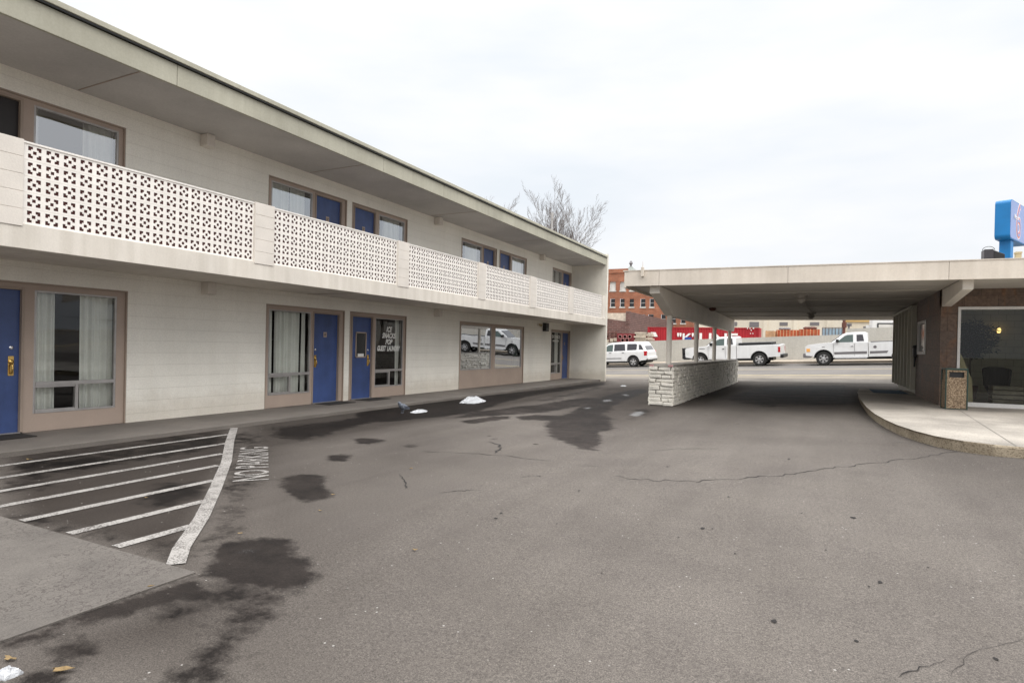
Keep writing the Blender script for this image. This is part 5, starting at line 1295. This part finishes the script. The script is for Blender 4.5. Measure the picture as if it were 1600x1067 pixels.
p = atd(872, 400, 50); tree('tall leafless tree with upright forked branches over the motel roof end', (p[0],p[1],0), 11.0, 11, .36, 8, 3.0, .08)
p = atd(770, 330, 60); tree('smaller leafless tree whose twig tips just show above the middle of the roof line', (p[0],p[1],0), 11.9, 23, .26, 7, 4, .07)

# ------------------------------------------------------------------ small things on the ground
def lump(name, label, c, rx, ry, h, m, seed, cat, group=None, n=56, rough=.14):
    rn = np.random.RandomState(seed); V = []; Fc = []; rings = 18
    ph_ = rn.uniform(0, 6.28, 8)
    for j in range(rings+1):
        t = j/rings
        for i in range(n):
            a = 2*math.pi*i/n; wob = 1+.13*math.sin(2*a+ph_[0])+.09*math.sin(5*a+ph_[1])+.06*math.sin(9*a+ph_[2])
            rad = (1-t)*wob; z = h*min(1,1.1*(1-(1-t)**2.0))*(1+rn.uniform(-rough, rough)*(1 if 0 < j < rings else 0))*(1+.10*math.sin(3*a+ph_[3]+4*t)+.06*math.sin(7*a+ph_[4]-6*t))
            V.append((c[0]+rx*rad*math.cos(a)*(1+rn.uniform(-.05,.05)), c[1]+ry*rad*math.sin(a)*(1+rn.uniform(-.05,.05)), c[2]+z-(.01 if j == 0 else 0)))
    for j in range(rings):
        for i in range(n): Fc.append((j*n+i, j*n+(i+1)%n, (j+1)*n+(i+1)%n, (j+1)*n+i))
    Fc.append(tuple(range(rings*n, rings*n+n)))
    o = MB().add(V, Fc).build(name, m, recalc=True); tag(o, label, cat, group); return o
p = onz(737, 628, 0); lump('snow_pile', 'larger heap of old crumbly snow against the walkway edge', (p[0],p[1]+.05,0), .27, .55, .12, M['snow'], 1, 'snow', 'snow remnants')
p = onz(655, 643.5, 0); lump('snow_patch', 'small flat remnant of snow on the wet asphalt beside the pigeon', (p[0],p[1],0), .13, .30, .045, M['snow'], 2, 'snow', 'snow remnants')
p = onz(974, 603, 0); lump('snow_patch', 'tiny flat snow remnant by the corner of the motel end wall', (p[0],p[1],0), .12, .2, .025, M['snow'], 3, 'snow', 'snow remnants')
p = onz(10, 1056, 0); lump('snow_patch', 'white lump of packed snow in the bottom left corner', (p[0],p[1],0.0), .045, .05, .035, M['snow'], 4, 'snow', 'snow remnants', rough=.08)
# pigeon
pg = thing('pigeon', 'grey pigeon standing on the wet asphalt at the walkway edge', 'pigeon', tuple(onz(629, 645.5, 0)), rot=(0,0,R(-100)))
me2 = bpy.data.meshes.new('body')
vv = [(0,0,.14),(-.06,0,.125),(-.13,0,.10),(-.20,0,.085),(.05,0,.16),(.085,0,.20),(.10,0,.235),(.13,0,.235),(.15,0,.228), (0,.02,.09),(.005,.022,.045),(.005,.022,.008),(.035,.022,.004), (0,-.02,.09),(.005,-.022,.045),(.005,-.022,.008),(.035,-.022,.004)]
ed = [(0,1),(1,2),(2,3),(0,4),(4,5),(5,6),(6,7),(7,8),(0,9),(9,10),(10,11),(11,12),(0,13),(13,14),(14,15),(15,16)]
me2.from_pydata(vv, ed, []); po = bpy.data.objects.new('body', me2); col.objects.link(po); po.parent = pg
sk = po.modifiers.new('skin', 'SKIN'); rad = [.075,.066,.036,.018,.064,.038,.036,.012,.004,.022,.006,.005,.005,.018,.006,.005,.005]
for i, r_ in enumerate(rad): me2.skin_vertices[0].data[i].radius = (r_, r_)
me2.skin_vertices[0].data[0].use_root = True
po.modifiers.new('sub', 'SUBSURF').levels = 1; po.modifiers['sub'].render_levels = 2; me2.materials.append(M['pigeon'])
me_wings = MB()
for s in (-1,1): me_wings.add([(.03,s*.05,.165),(-.05,s*.06,.15),(-.19,s*.02,.10),(-.10,s*.045,.105),(.0,s*.058,.12)], [(0,1,2,3,4)])
wo = me_wings.build('wing_feathers', mat('dark wing', (.07,.08,.11), .7), pg, recalc=False); sd = wo.modifiers.new('s','SOLIDIFY'); sd.thickness = .008
# leaves
LV = [(98,1050,.085,.5,'curled tan leaf, largest, near the bottom left corner'),(45,719,.075,.2,'small yellow leaf on the hatched asphalt by the walkway'),(235,918,.03,1,'small pale leaf on the edge of the concrete patch'),
      (648,862,.035,.3,'yellow leaf in the open asphalt left of centre'),(375,835,.03,.8,'small yellow leaf right of the hatch border line'),(500,799,.03,.1,'tiny pale leaf just below the middle puddle'),
      (228,779,.03,.2,'small pale leaf between two hatch lines'),(520,774,.03,.7,'tiny yellow leaf at the edge of the middle puddle'),(15,1032,.05,.3,'brown leaf fragment above the corner snow lump'),(642,733,.035,.9,'small leaf near the short crack')]
for px, py, s_, a_, lab in LV:
    s_ *= .55; p = onz(px, py, 0); z0 = float(ground(p[0], p[1]))+.012; n_ = 9; V = [(0,0,0)]; ca, sa = math.cos(a_), math.sin(a_)
    rn = random.Random(px)
    for i in range(n_):
        a = 2*math.pi*i/n_; rx = s_*(1+.3*math.sin(3*a+a_)+rn.uniform(-.1,.1)); u_, w_ = rx*math.cos(a), rx*.45*math.sin(a)
        V.append((u_*ca-w_*sa, u_*sa+w_*ca, rn.uniform(.0,.3)*s_))
    o = MB().add(V, [(0, i+1, (i+1) % n_+1) for i in range(n_)]).build('fallen_leaf', M['leaf'], None, recalc=False)
    o.location = (p[0], p[1], z0); tag(o, lab, 'leaf', 'fallen leaves'); o.modifiers.new('s','SOLIDIFY').thickness = .002
print('street v at px:', [sv(*onz(1200, y, .3)[:2]) for y in (577.5,586.5,600)])
